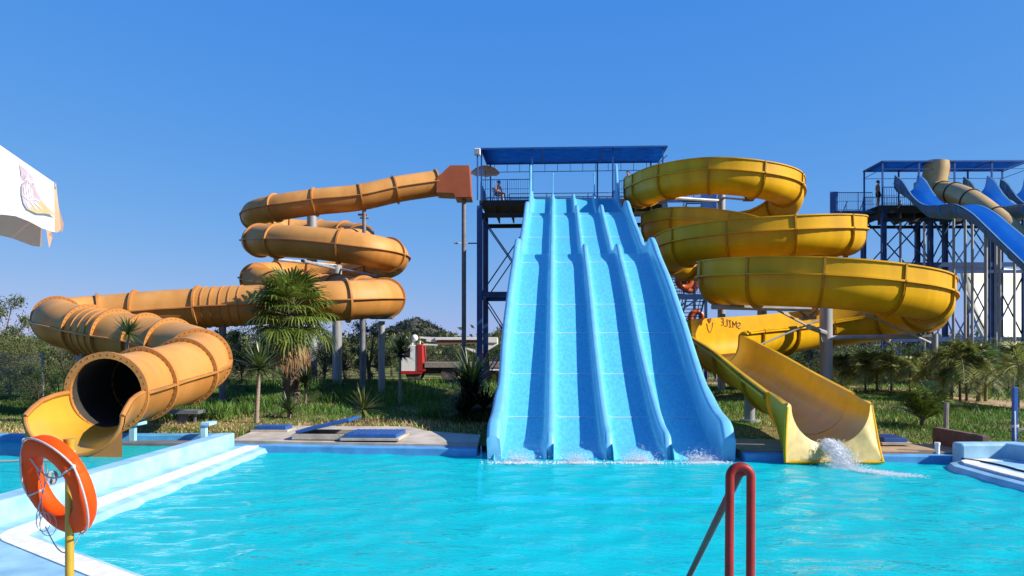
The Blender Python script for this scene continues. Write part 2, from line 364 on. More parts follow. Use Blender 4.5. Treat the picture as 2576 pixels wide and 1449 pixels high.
# paving around the pool
mb = MB()
mb.prism([(-6.08, 8.2), (-5.55, 8.95), (-5.55, 17.42), (-6.08, 17.46)], -1.2, .135)
mb.prism([(-24, -6), (16, -6), (16, 4.0), (2.0, 4.2), (.3, 4.5), (-3.1, 7.0), (-5.55, 8.95), (-6.08, 8.2), (-24, 8.2)], -1.2, .14)
mb.prism([(8.5, 4.0), (16, 4.0), (16, 15.0), (8.65, 15.2), (8.45, 14.9)], -1.2, .138)
T(mb.build('pool_deck', M['pool_paint'], bevel=.012), kind='structure')
def band(poly, wdt, z):          # a strip of constant width on the deck along a polyline (offset to the left of travel)
    out = MB(); pts = [Vector((p[0], p[1], 0)) for p in poly]; n = len(pts); off = []
    for i in range(n):
        t = (pts[min(i + 1, n - 1)] - pts[max(i - 1, 0)]).normalized(); off.append(pts[i] + Vector((-t.y, t.x, 0)) * wdt)
    for i in range(n - 1):
        out.prism([pts[i], off[i], off[i + 1], pts[i + 1]][::-1], z - .05, z)
        L = (pts[i + 1] - pts[i]).length
        for k in range(1, int(L / .33)):
            q = k * .33 / L; a_, b_ = pts[i].lerp(pts[i + 1], q), off[i].lerp(off[i + 1], q); out.bar((a_.x, a_.y, z + .001), (b_.x, b_.y, z + .001), .012, .004, 1)
    return out
left_edge = [(-5.55, 17.4), (-5.53, 9.15), (-5.48, 8.98), (-5.36, 8.84), (-3.1, 7.0), (.3, 4.5)]
mb = band(left_edge, -.27, .152); T(mb.build('white_edge_strip', [M['strip'], M['grout']]), kind='structure')
right_edge = [(9.5, 15.32), (8.75, 15.22), (8.5, 15.05), (8.36, 14.7), (8.3, 13.5), (8.3, 4.6)]
mb = band(right_edge, .3, .15); T(mb.build('white_edge_strip', [M['strip'], M['grout']]), kind='structure')
mb = MB()          # sloped beach inside the left and near edges, and the right edge
def beach(poly, wdt, z0, z1, sgn):
    pts = [Vector((p[0], p[1], 0)) for p in poly]; n = len(pts); rows = []
    for i in range(n):
        t = (pts[min(i + 1, n - 1)] - pts[max(i - 1, 0)]).normalized(); q = Vector((-t.y, t.x, 0)) * sgn
        rows.append([pts[i] + Vector((0, 0, z0)), pts[i] + q * wdt * .45 + Vector((0, 0, z0 - .035)), pts[i] + q * wdt + Vector((0, 0, z1)), pts[i] + q * wdt + Vector((0, 0, -1.2))])
    mb.grid(rows)
beach(left_edge, .34, .12, -.26, 1); beach(right_edge, .4, .12, -.24, -1)
T(mb.build('pool_beach', M['pool_paint'], smooth=40), kind='structure')
mb = MB()          # far rim
for (a, b) in ((FAR[0], FAR[1]), (FAR[2], FAR[3]), (FAR[4], FAR[5])):
    mb.prism([(a[0], a[1]), (b[0], b[1]), (b[0], b[1] + .34), (a[0], a[1] + .34)], -1.2, .15)
T(mb.build('pool_rim', M['pool_paint_mid'], bevel=.02), kind='structure')
mb = MB()          # concrete apron behind the rim
ap = [(-6.3, 17.8), (-.7, 17.06), (4.3, 16.26), (10.6, 15.8), (10.4, 17.0), (7.6, 17.6), (4.6, 18.4), (-.6, 18.7), (-2.1, 19.4), (-2.6, 20.2), (-6.0, 20.4), (-6.3, 19.6)]
mb.prism([ap[0], (-.74, 17.1), (-.74, 18.7)] + ap[8:], -.3, lambda p: .19 + .035 * (p[1] - 17)); T(mb.build('concrete_apron', M['concrete']), kind='structure')
mb = MB(); mb.prism([(4.68, 16.27), ap[3], ap[4], ap[5], (4.68, 18.4)], -.3, lambda p: .186 + .02 * max(0, p[1] - 17)); T(mb.build('concrete_apron', M['concrete_tan']), kind='structure')

# left splash pool: dividing wall, back wall, steel steps
mb = MB(); mb.prism([(-6.42, 8.0), (-6.08, 8.0), (-6.08, 17.44), (-6.42, 17.44)], -1.2, .425)
o = mb.build('low_dividing_wall', M['pool_paint'], bevel=.03); T(o, 'low pale blue wall between the left splash pool and the main pool', 'wall')
mb = MB(); mb.prism([(-24, 17.0), (-6.42, 17.0), (-6.42, 17.4), (-24, 17.4)], -1.2, .42)
o = mb.build('back_pool_wall', M['pool_paint_mid'], bevel=.02); T(o, 'blue back wall of the left splash pool behind the orange slide exit', 'wall')
t = E('pool_step_frame', (-7.25, 16.6, .28), 0, 'blue bracket frame with a grey shelf on the splash pool back wall', 'step frame')
for dx in (-.75, .75):
    mb = MB(); mb.box((dx, .18, .12), (.12, .12, .62)); mb.box((dx + .05, .3, .4), (.2, .42, .07)); mb.build('bracket', M['pool_paint'], t, bevel=.01)
mb = MB(); mb.box((0, -.12, .02), (1.75, .62, .06)); mb.bar((-.85, -.43, .02), (.85, -.43, .02), .05, .09); mb.build('shelf', M['galv_dark'], t, bevel=.006)
# right raised wall
mb = MB(); mb.prism([(8.62, 15.25), (9.5, 15.3), (10.3, 13.2), (10.9, 11), (11.3, 11), (10.75, 13.4), (9.9, 15.65), (8.62, 15.6)], -.4, .44)
o = mb.build('raised_pool_wall', M['pool_paint'], bevel=.05); T(o, 'raised blue pool wall turning the corner at the right edge', 'wall')
mb = MB(); mb.tube([(8.55 + .28 * math.sin(a) , 14.35 + .9 * math.cos(a), .15) for a in np.linspace(.2, 2.2, 14)] + [(8.8, 11.0, .15)], .02, 6)
T(mb.build('edge_drain_groove', M['dark']), kind='structure')
# low brown retaining wall, pipe, stakes
a, b = G(2345, 1122), G(2470, 1150)
mb = MB(); d = (b - a).normalized(); q = Vector((-d.y, d.x, 0)) * .16
mb.prism([a[:2], b[:2], (b + q)[:2], (a + q)[:2]], 0, .55)
o = mb.build('retaining_wall', M['brick'], bevel=.02); T(o, 'low brown retaining wall in the grass behind the raised blue wall', 'wall')
p = G(2358, 1144); t = E('stub_pipe', p, 0, 'short white pipe standing up beside the brown retaining wall', 'pipe')
mb = MB(); mb.tube([(0, 0, -.1), (0, 0, .22)], .045, 10); mb.build('pipe', M['white'], t, smooth=40)
mb = MB(); mb.tube([(0, 0, .19), (0, 0, .25)], .055, 10); mb.build('pipe_cap', M['white'], t, smooth=40)
p = G(2378, 1105); mb = MB(); mb.tube([(p.x, p.y, p.z - .1), (p.x + .03, p.y, p.z + .85)], [.06, .055], 7)
o = mb.build('wooden_stake', M['greywood']); T(o, 'short weathered wooden stake in the grass above the brown wall', 'stake')
p = G(2553, 1148); t = E('rope_post', p, 0, 'tall blue post with a rope tied to it near the right edge', 'post')
mb = MB(); mb.box((0, 0, .62), (.085, .085, 1.5)); mb.build('post', M['steel_bright'], t, bevel=.008)
mb = MB(); mb.tube([(0.05 + s * .5, -.0 - s * .3, .56 - .09 * math.sin(math.pi * min(1, s / 2.2))) for s in np.linspace(0, 2.2, 12)], .014, 6)
mb.tube([(.06 * math.cos(x), .06 * math.sin(x), .57 + .004 * x) for x in np.linspace(0, 12.5, 26)], .014, 5); mb.build('rope', M['rope'], t)
mb = MB(); mb.tube([(.02, .0, -.1), (-.06, -.1, .9)], .015, 5); mb.build('thin_pipe', M['white'], t)
# blue hatches on the apron
def hatch(px0, px1, py0, py1, z, label, open_=0):
    c0 = G(px0, py1); c1 = G(px1, py1); c2 = G((px0 + px1) / 2, py0)
    wd = c1.x - c0.x; dp = max(.5, c2.y - c0.y); t = E('hatch_cover', ((c0.x + c1.x) / 2, c0.y + dp / 2, z), -.05, label, 'hatch', 'blue hatches on the pool apron')
    if open_:
        mb = MB()
        for s in (-1, 1): mb.box((0, s * (dp / 2 + .03), .03), (wd + .12, .06, .12)); mb.box((s * (wd / 2 + .03), 0, .03), (.06, dp, .12))
        mb.build('frame', M['concrete'], t)
        mb = MB(); mb.box((0, 0, -.02), (wd, dp, .04)); mb.build('dark_opening', M['dark'], t)
        mb = MB(); rt = Matrix.Rotation(-open_, 3, 'Y'); mb.box(rt @ Vector((wd / 2, 0, 0)) + Vector((-wd / 2, 0, .12)), (wd, dp, .07), rt); mb.build('lid', M['hatch'], t, bevel=.01)
    else:
        mb = MB(); mb.box((0, 0, .06), (wd, dp, .1)); 
        for k in range(9): mb.box((-wd / 2 + wd * (k + .5) / 9, 0, .115), (.03, dp - .08, .012))
        mb.build('lid', M['hatch'], t, bevel=.01)
        mb = MB(); mb.box((0, 0, .0), (wd + .14, dp + .14, .05)); mb.build('frame', M['concrete'], t)
    return t
hatch(640, 720, 1083, 1089, .285, 'flat blue hatch cover lying on the pale apron beside the dividing wall')
hatch(745, 885, 1098, 1117, .27, 'blue hatch with its lid propped half open', R(13))
hatch(868, 1000, 1100, 1121, .27, 'closed blue slatted hatch to the right of the open one')
hatch(2228, 2284, 1117, 1130, .25, 'small blue hatch just right of the yellow slide exit')
# tan path between the palms
def gpoly(pp): return [G(*p) for p in pp]
mb = MB()
def ribbon(up, lo):
    u_ = [G(*p) for p in up]; l_ = [G(*p) for p in lo]; rows = []
    for a, b in zip(u_, l_):
        rows.append([Vector((*(a.lerp(b, s))[:2], float(gz(*(a.lerp(b, s))[:2])) + .03)) for s in np.linspace(0, 1, 6)])
    mb.grid(rows)
ribbon([(2060, 966), (2180, 968), (2280, 976), (2400, 990), (2490, 1000), (2640, 1012)], [(2060, 972), (2180, 978), (2280, 990), (2400, 1010), (2490, 1022), (2640, 1040)])
ribbon([(2080, 957), (2300, 960), (2640, 966)], [(2080, 961), (2300, 966), (2640, 974)])
ribbon([(1740, 963), (1860, 964)], [(1740, 976), (1860, 977)])
T(mb.build('path', M['path'], smooth=60), kind='structure')

# worn depth mark painted on the deck
mb = MB()
for k, (x0, x1, y) in enumerate(((118, 150, 1380), (122, 158, 1383.5), (130, 162, 1387), (140, 164, 1390))):
    c = lambda px, py: Vector(((px - CX) / F * (2.06 * F / (py - HY)), 2.06 * F / (py - HY), .1445))
    q = [c(x0, y), c(x1, y), c(x1 + 1.5, y + 2.2), c(x0 + 1.5, y + 2.2)]; mb.add(q, [(0, 1, 2, 3)], k % 2)
o = mb.build('depth_mark', [mat('faded_red_mark', (.42, .16, .22), .7, .2, 20), mat('faded_blue_mark', (.22, .22, .5), .7, .2, 20)]); T(o, 'worn red and blue depth mark painted on the pale blue deck near the white strip', 'floor marking')
# ------------------------------------------------------------------ sweep helpers
def hermite(ctrl, n=10):
    """smooth curve through control rows (any number of numeric columns; first three are x, y, z)"""
    A = np.array([c[:-1] for c in ctrl], float); m = len(A)
    d = np.maximum(np.linalg.norm(np.diff(A[:, :3], axis=0), axis=1), 1e-6); t = np.concatenate([[0], np.cumsum(d)])
    T_ = np.zeros_like(A)
    for i in range(m):
        if i == 0: T_[i] = (A[1] - A[0]) / d[0]
        elif i == m - 1: T_[i] = (A[-1] - A[-2]) / d[-1]
        else: T_[i] = ((A[i + 1] - A[i]) / d[i] * d[i - 1] + (A[i] - A[i - 1]) / d[i - 1] * d[i]) / (d[i] + d[i - 1])
    out = []; flags = {}
    for i in range(m - 1):
        flags[len(out)] = ctrl[i][-1]
        for k in range(n):
            s = k / n; h = d[i]
            out.append((2 * s**3 - 3 * s**2 + 1) * A[i] + (s**3 - 2 * s**2 + s) * h * T_[i] + (-2 * s**3 + 3 * s**2) * A[i + 1] + (s**3 - s**2) * h * T_[i + 1])
    flags[len(out)] = ctrl[-1][-1]; out.append(A[-1])
    return np.array(out), flags
def frames(C):
    fr = []; n = len(C)
    for i in range(n):
        t = Vector(C[min(i + 1, n - 1)][:3] - C[max(i - 1, 0)][:3]).normalized()
        s = t.cross(Vector((0, 0, 1))).normalized(); u = s.cross(t)
        fr.append((Vector(C[i][:3]), t, s, u))
    return fr
def place(fr, prof): c, t, s, u = fr; return [c + s * a + u * b for a, b in prof]

# ------------------------------------------------------------------ orange tube slide
RO = .725
def tube_profile(r, lip=.10, n=26):
    out = []
    for k in range(n):
        a = 2 * math.pi * k / n
        if k == 0: out += [(r, .02), (r + lip, .02), (r + lip, -.02), (r, -.02)][::-1]
        elif k == n // 2: out += [(-r, .02), (-r - lip, .02), (-r - lip, -.02), (-r, -.02)]
        else: out.append((r * math.cos(a), r * math.sin(a)))
    return out
ctrlO = [(1100, 461, 45.2, 'F'), (995, 477, 44.6, 'F'), (910, 496, 44.2, 'F'), (793, 508, 44, 'F'), (695, 523, 44.2, 'F'), (650, 533, 45.2, ''), (640, 545, 47.0, 'F'),
  (665, 563, 49, ''), (725, 579, 50, 'F'), (805, 584, 50, 'F'), (868, 588, 49.2, 'F'), (908, 596, 47.3, 'F'), (900, 606, 45.2, ''), (845, 610, 43.8, 'F'), (760, 611, 43.0, 'F'), (690, 610, 42, 'F'),
  (652, 607, 40.2, ''), (655, 605, 37.8, 'F'), (700, 606, 36.3, 'F'), (780, 611, 35.6, ''), (856, 619, 35.3, 'F'), (930, 630, 35.5, ''), (978, 641, 36.6, 'F'), (986, 657, 38.8, ''), (945, 672, 41.4, 'F'), (870, 688, 42.6, 'F'), (780, 694, 43, 'F'), (695, 694, 42.4, 'F'),
  (650, 696, 41, ''), (645, 703, 39.3, 'F'), (690, 716, 38.2, ''), (760, 724, 37.8, 'F'), (783, 726, 37.6, 'r'), (800, 728, 37.4, 'r'), (818, 730, 37.2, 'r'), (845, 732, 36.8, 'F'), (915, 739, 35.4, 'F'), (962, 746, 33.2, ''), (968, 750, 31.2, 'F'), (935, 752, 29.7, ''), (872, 756, 29, 'F'), (780, 760, 28.8, ''), (690, 765, 28.8, 'F'),
  (613, 769, 28.8, 'r'), (590, 770, 28.8, 'r'), (568, 771, 28.8, 'r'), (545, 772, 28.8, 'r'), (523, 773, 28.8, 'r'), (504, 775, 28.8, 'F'), (420, 780, 28.7, ''), (345, 786, 28.6, 'F'), (250, 794, 28.4, 'F'), (180, 800, 27.8, ''), (146, 806, 26.6, 'F'), (160, 817, 25.2, ''),
  (222, 832, 24.3, 'F'), (240, 836, 24.0, 'r'), (257, 839, 23.75, 'r'), (274, 842, 23.5, 'r'), (291, 846, 23.3, 'F'), (365, 858, 22.8, 'F'), (430, 872, 22.2, 'F'), (485, 888, 21.3, ''), (500, 906, 20.3, 'F'), (463, 935, 18.8, 'F'), (358, 966, 17.3, 'F'), (269, 989, 15.7, 'M')]
ctrlO = [(*P(a, b, c), f) for a, b, c, f in ctrlO]
CO, FO = hermite(ctrlO, 7); frO = frames(CO)
orange = E('tube_slide', (-8, 20, .3), 0, 'long orange closed tube slide winding down from the tower to the left splash pool', 'water slide')
def local(o, root): o.matrix_parent_inverse = Matrix.Translation(-root.location); return o
po, pi = tube_profile(RO), [((RO - .03) * math.cos(2 * math.pi * k / 24), (RO - .03) * math.sin(2 * math.pi * k / 24)) for k in range(24)]
cuts = sorted(i for i in FO if FO[i] in ('F', 'M'))
for a, b in zip(cuts[:-1], cuts[1:]):
    mb = MB(); rows = [place(frO[i], po) for i in range(a, b + 1)]; npf = len(po); vs = [p for r_ in rows for p in r_]
    mb.v = [tuple(v) for v in vs]
    for i in range(len(rows) - 1):
        for k in range(npf):
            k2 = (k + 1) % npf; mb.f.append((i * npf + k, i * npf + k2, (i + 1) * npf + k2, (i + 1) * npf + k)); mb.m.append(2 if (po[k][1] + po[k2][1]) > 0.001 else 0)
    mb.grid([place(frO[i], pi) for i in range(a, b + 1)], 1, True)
    local(mb.build('tube_section', [M['orange'], M['inner'], M['orange_pale']], orange, smooth=38), orange)
def ring(fr, ri, ro, th, nb, root, name, m_):
    c, t, s, u = fr; mb = MB(); seg = 40; rows = []
    for rr, dt in ((ri, -th / 2), (ro, -th / 2), (ro, th / 2), (ri, th / 2)):
        rows.append([c + t * dt + s * rr * math.cos(2 * math.pi * k / seg) + u * rr * math.sin(2 * math.pi * k / seg) for k in range(seg)])
    rows.append(rows[0]); mb.grid(rows, 0, True)
    if nb:
        for k in range(nb):
            a = 2 * math.pi * (k + .5) / nb; d = s * math.cos(a) + u * math.sin(a)
            for sg in (-1, 1): mb.ball(c + d * (RO + .045) + t * sg * (th / 2), .017, 5, 1)
    return local(mb.build(name, [m_, M['bolt']], root, smooth=40), root)
for i in cuts:
    near = CO[i][1] < 30
    ring(frO[i], RO - .035, RO + .095, .075, 36 if near else 0, orange, 'flange', M['orange_flange'])
for i in FO:
    if FO[i] == 'r': ring(frO[i], RO - .01, RO + .03, .03, 0, orange, 'rib', M['orange_flange'])
# bolted lip of the last near sections
for i in range(cuts[-8], len(frO) - 1):
    for sg in (1, -1):
        if i < len(frO) - 15: continue
        mb = MB(); c, t, s, u = frO[i]; c2 = frO[i + 1][0]
        for s_ in (0, .33, .66):
            mb = MB(); mb.ball(c.lerp(c2, s_) + s * sg * (RO + .045) + u * .025, .014, 5); local(mb.build('seam_bolt', M['bolt'], orange), orange)
# entrance box
poly = [(1101, 456), (1135, 424), (1183, 424), (1188, 503), (1148, 504), (1143, 494), (1100, 492)]
pv = [P(x, y, 45.2) for x, y in poly]; mb = MB(); n = len(pv)
for k in range(n):
    a, b = pv[k], pv[(k + 1) % n]
    if k in (2,): continue
    pass
vs = [v + Vector((0, -.8, 0)) for v in pv] + [v + Vector((0, .8, 0)) for v in pv]
mb.add(vs, [tuple(range(n)), tuple(range(2 * n - 1, n - 1, -1))] + [(i, n + i, n + (i + 1) % n, (i + 1) % n) for i in range(n) if i not in (0, 1)])
local(mb.build('entrance_box', M['orange_box'], orange, bevel=.03), orange)
# splash chute at the bottom
mb = MB(); c, t, s, u = frO[-1]; rows = []
ends = [(.0, RO, 1.0, 0), (.2, RO + .02, 1.0, -.02), (.45, RO + .05, .98, -.05), (.75, RO + .08, .93, -.11), (1.0, RO + .1, .84, -.21), (1.2, RO + .11, .75, -.33)]
for sx, th in ((0, 0), (1, .05)):
    rows = []
    for dl, r_, hs, dz in ends:
        pr = []
        for k in range(19):
            a = math.pi + math.pi * k / 18
            x_ = r_ * math.cos(a); z_ = r_ * .93 * math.sin(a)
            top = -RO + hs * RO * 1.08
            flare = 1 + .06 * (dl / 1.2) * abs(math.cos(a)) ** 3
            zz = min(z_, 0) ; zz = -RO * .93 + (zz + RO * .93) * hs
            pr.append((x_ * flare * (1 + th / RO), zz + dz * (.6 + .4 * abs(math.sin(a))) - th * abs(math.sin(a))))
        fwd = Vector((.02, -1, 0)).normalized()
        rows.append([c + fwd * (dl + .04) + s.lerp(Vector((-1, 0, 0)), min(1, dl * 1.5)).normalized() * p[0] + Vector((0, 0, p[1])) for p in pr])
    mb.grid(rows, sx); 
    if sx == 0: rin = rows
for i in range(len(rin)):
    pass
L_ = len(rin)
for e in (0, 18):
    rim = [rin[i][e] for i in range(L_)]; mb.tube([p + Vector((0, 0, .01)) for p in rim], .05, 8, 1)
mb.tube(rin[-1], .04, 8, 1)
end = rin[-1]; low = [Vector((p.x, p.y, .12)) for p in end]; mb.grid([end, low], 1)
local(mb.build('splash_chute', [M['inner_wet'], M['orange']], orange, smooth=40), orange)
# orange slide supports
def support(root, px, ytop, Z, r, name='support_pole', m_='galv', base=None):
    a = P(px, ytop, Z); zb = float(gz(a.x, a.y)) - .2
    mb = MB(); mb.tube([(a.x, a.y, zb), a], r, 14)
    mb.tube([(a.x, a.y, zb + .2), (a.x, a.y, zb + .26)], r * 1.9, 12)
    return local(mb.build(name, M[m_], root, smooth=40), root)
support(orange, 785, 545, 47.2, .30); support(orange, 848, 668, 40, .24); support(orange, 916, 528, 44.2, .11, m_='galv_dark'); support(orange, 960, 808, 31.2, .13); support(orange, 912, 790, 35.5, .13, m_='galv_dark'); support(orange, 1167, 503, 45.2, .13, m_='galv_dark')
support(orange, 205, 880, 24.3, .16); support(orange, 560, 800, 28.8, .13, m_='galv_dark')
mb = MB()
for a, b, r_ in ((P(690, 652, 37), P(845, 668, 40), .075), (P(760, 656, 36.5), P(845, 676, 40), .075), (P(950, 695, 38.5), P(850, 676, 40), .06), (P(720, 590, 48.5), P(785, 560, 47.2), .06), (P(905, 548, 44.2), P(928, 548, 44.2), .06), (P(1143, 612, 45.2), P(1200, 612, 47.2), .04)):
    mb = MB(); mb.tube([a, b], r_, 8); local(mb.build('support_arm', M['galv'], orange, smooth=40), orange)
mb = MB(); a = P(960, 800, 31.2)
mb.box(a + Vector((0, 0, .0)), (.9, .5, .08)); mb.bar(a + Vector((-.45, 0, .3)), a + Vector((-.1, 0, 0)), .12, .08); mb.bar(a + Vector((.45, 0, .3)), a + Vector((.1, 0, 0)), .12, .08)
local(mb.build('support_saddle', M['galv_dark'], orange), orange); mb = MB()
mb.tube([P(912, 540, 44.2) + Vector((-.25, 0, 0)), P(912, 540, 44.2) + Vector((.25, 0, 0))], .06, 8)
local(mb.build('support_saddle', M['galv_dark'], orange), orange)
t = E('slide_pedestal', G(462, 1066), 0, 'squat grey concrete pedestal with a steel table top under the orange tube', 'pedestal')
mb = MB(); mb.tube([(0, 0, -.2), (0, 0, .28)], .13, 12); mb.build('column', M['galv_dark'], t, smooth=40)
mb = MB(); mb.box((0.05, 0, .32), (.85, .5, .09)); mb.box((.3, 0, .1), (.05, .05, .4)); mb.build('top_plate', M['galv_dark'], t)

# ------------------------------------------------------------------ yellow flume slide
RY = .80
def flume_profile(hl, hr, th=.035, lipw=.10, R_=RY, n=14, dz=0.0):
    inn = [(-R_ - .03, hl), (-R_ - .01, .03)]; out = []
    for k in range(n + 1):
        a = math.pi + math.pi * k / n; inn.append((R_ * math.cos(a), R_ * math.sin(a) - dz))
    inn += [(R_ + .01, .03), (R_ + .03, hr)]
    q = R_ + .03
    out = [(q + .09, hr), (q + .09, hr - .05), (q + th, hr - .05), (q + th, .035), (q + th + lipw, .035), (q + th + lipw, -.025), (R_ + th, -.025)]
    for k in range(n + 1):
        a = -math.pi * k / n; x_ = (R_ + th) * math.cos(a); z_ = (R_ + th) * math.sin(a)
        if 0 < k < n: out.append((x_, z_ - .002 - dz))
    out += [(-R_ - th, -.025), (-q - th - lipw, -.025), (-q - th - lipw, .035), (-q - th, .035), (-q - th, hl - .05), (-q - .09, hl - .05), (-q - .09, hl)]
    return inn + out, len(inn)
def flume(root, ctrl, n=7, R_=RY, mats=None, seam_th=.11, names=('flume_section', 'flange'), th=.035, lipw=.10, dz=0.0):
    C, Fg = hermite(ctrl, n); fr = frames(C)
    cuts = sorted(i for i in Fg if Fg[i] == 'F')
    for a, b in zip(cuts[:-1], cuts[1:]):
        mb = MB(); rows = []
        for i in range(a, b + 1):
            pr, ni = flume_profile(C[i][3], C[i][4], th, lipw, R_, dz=dz(i / (len(C) - 1)) if callable(dz) else dz); rows.append(place(fr[i], pr))
        npf = len(rows[0]); vs = [p for r_ in rows for p in r_]; fs = []; mi = []
        for i in range(len(rows) - 1):
            for k in range(npf):
                k2 = (k + 1) % npf; fs.append((i * npf + k, i * npf + k2, (i + 1) * npf + k2, (i + 1) * npf + k)); mi.append(1 if k < ni - 1 else 0)
        mb.v = [tuple(v) for v in vs]; mb.f = fs; mb.m = mi
        if a == cuts[0]: mb.add(rows[0], [tuple(range(npf))])
        if b == cuts[-1]: mb.add(rows[-1], [tuple(range(npf))])
        local(mb.build(names[0], mats, root, smooth=35), root)
    if seam_th:
        for i in cuts:
            pr, ni = flume_profile(C[i][3] - .005, C[i][4] - .005, seam_th, .05, R_, dz=dz(i / (len(C) - 1)) if callable(dz) else dz)
            mb = MB(); c, t, s, u = fr[i]
            keep = pr[ni:]; inner = [(x * 1.012, z * 1.008 if z < 0 else z) for x, z in pr[:ni]]
            loop = inner + keep
            mb.grid([[c - t * .035 + s * a + u * b for a, b in loop], [c + t * .035 + s * a + u * b for a, b in loop]], 0, True)
            # end annulus faces: connect inner and outer chains
            for sg in (-.035, .035):
                oi = [c + t * sg + s * a + u * b for a, b in inner]
                oo = [c + t * sg + s * max(min(a, R_ + .03 + seam_th), -R_ - .03 - seam_th) + u * b for a, b in [(x * (1 + seam_th / R_), z * (1 + seam_th / R_) if z < 0 else z) for x, z in inner]]
                mb.grid([oi, oo])
            local(mb.build(names[1], mats[2] if len(mats) > 2 else mats[0], root, smooth=35), root)
    return C, fr, cuts
H = .60; DZY = .22
ctrlY = [(7.45, 46.6, 11.75, H, H, 'F'), (7.55, 44.2, 11.45, .5, H, 'F'), (8.3, 41.6, 11.3, .1, H, 'F'), (10.0, 40.0, 11.2, .1, H, 'F'), (12.2, 40.0, 11.02, .1, H, 'F'), (14.2, 41.4, 10.85, .1, H, 'F'), (14.9, 43.9, 10.45, .1, H, 'F'), (13.6, 46.5, 10.05, .1, H, 'F'), (11, 47.4, 9.75, .1, H, 'F'), (8.9, 46.4, 9.48, .1, H, 'F'), (8.1, 44.2, 9.25, .1, H, 'F'), (8.9, 41.6, 9.08, .1, H, 'F'), (11, 40.2, 8.6, .1, .6, 'F'), (13.5, 39.7, 8.15, .4, .3, 'F'),
  (15.1, 38.8, 7.92, H, .1, 'F'), (15.45, 36.8, 7.8, H, .1, 'F'), (14.2, 35.0, 7.55, H, .1, 'F'), (11.9, 34.3, 7.36, H, .1, 'F'), (9.6, 34.8, 7.26, H, .1, 'F'), (8.05, 36.4, 7.2, H, .1, 'F'), (7.75, 38.6, 7.12, H, .1, 'F'), (8.9, 40.8, 6.98, H, .1, 'F'), (11.3, 41.6, 6.78, H, .1, 'F'), (14, 41.0, 6.52, H, .1, 'F'), (15.5, 39.2, 6.25, H, .1, 'F'), (15.5, 36.4, 5.85, .4, .1, 'F'), (14.0, 34.9, 5.45, .1, .1, 'F'), (11.2, 34.6, 5.3, .1, .1, 'F'),
  (9.0, 32.6, 5.17, .1, H, 'F'), (7.95, 29.8, 5.02, .1, H, 'F'), (8.7, 28.0, 4.88, .1, H, 'F'), (10.5, 27.3, 4.77, .1, H, 'F'), (12.9, 27.5, 4.57, .1, H, 'F'), (15.0, 28.8, 4.37, .1, H, 'F'), (16.1, 31.0, 4.1, .1, H, 'F'), (15.7, 33.7, 3.75, .1, H, 'F'), (13.3, 34.1, 3.42, .1, H, 'F'), (11.0, 32.6, 3.15, .1, H, 'F'), (9.0, 31.0, 2.97, .1, H, 'F'), (7.75, 29.6, 2.84, .1, H, 'F'), (7.22, 28.3, 2.72, .1, H, 'F')]
ctrlY2 = [(7.22, 28.3, 2.72, .1, .1, 'F'), (7.0, 26.6, 2.55, .12, .1, 'F'), (6.85, 23.5, 2.12, .12, .12, 'F'), (6.55, 19.5, 1.55, .12, .12, 'F'), (6.36, 17.0, 1.22, .12, .12, 'F')]
yellow = E('spiral_flume_slide', (10, 30, .5), 0, 'yellow open spiral water slide winding down beside the blue lanes', 'water slide')
YM = [M['yellow'], M['yellow_in'], M['yellow_flange']]
CY, frY, cutsY = flume(yellow, ctrlY, mats=YM, dz=DZY)
CY2, frY2, cutsY2 = flume(yellow, ctrlY2, mats=YM, dz=lambda q: DZY * (1 - float(sstep(0, .9, q))))
# flared splash mouth
mb = MB(); c0 = Vector((6.36, 17.0, 1.22)); NA = 25; rows = []
def arc(cx, cy, cz, r, hh):
    return [Vector((cx - (r + .02), cy, cz + hh))] + [Vector((cx + r * math.cos(math.pi + math.pi * k / (NA - 1)), cy, cz + r * math.sin(math.pi + math.pi * k / (NA - 1)))) for k in range(NA)] + [Vector((cx + (r + .02), cy, cz + hh))]
def boxy(cx, cy, w_, zt, zb, notch):
    pts = []; n = NA + 2
    for k in range(n):
        s_ = k / (n - 1) * 2 - 1
        a = abs(s_); sg = -1 if s_ < 0 else 1
        if a > .62: q = (a - .62) / .38; pts.append(Vector((cx + sg * (w_ - .05 * q * q), cy + (.42 * q ** .6 if sg > 0 else .03 * q), zb + (zt - zb) * q)))
        else: pts.append(Vector((cx + sg * w_ * (a / .62), cy + (.10 if a < .2 else 0), zb + (notch * max(0, 1 - a / .2) * -1 if a < .2 else 0))))
    return pts
r0 = arc(6.36, 17.0, 1.22, RY, .12); r1 = arc(6.33, 16.55, 1.2, RY, .10); r2 = arc(6.31, 15.74, 1.13, RY - .02, .03)
r3 = boxy(6.3, 15.55, .96, 1.12, .04, 0.0)
for p in r3: pass
mid = [a.lerp(b, .55) + Vector((0, 0, .06)) for a, b in zip(r2, r3)]
mb.grid([r0, r1, r2], 1); mb.grid([r2, mid, r3], 2)
outr = [Vector((p.x * 1.0, p.y, p.z)) for p in r3]; back = arc(6.36, 17.0, 1.2, RY + .06, .14)
mb.grid([outr, back], 0)
for e in (0, -1):
    mb.grid([[r0[e], r1[e], r2[e], mid[e], r3[e]], [back[e], back[e].lerp(outr[e], .3), back[e].lerp(outr[e], .5), back[e].lerp(outr[e], .8), outr[e]]], 0)
mb.tube(r3, .035, 7, 0)
local(mb.build('splash_mouth', [M['yellow'], M['yellow_in'], M['yellow_pale']], yellow, smooth=45), yellow)
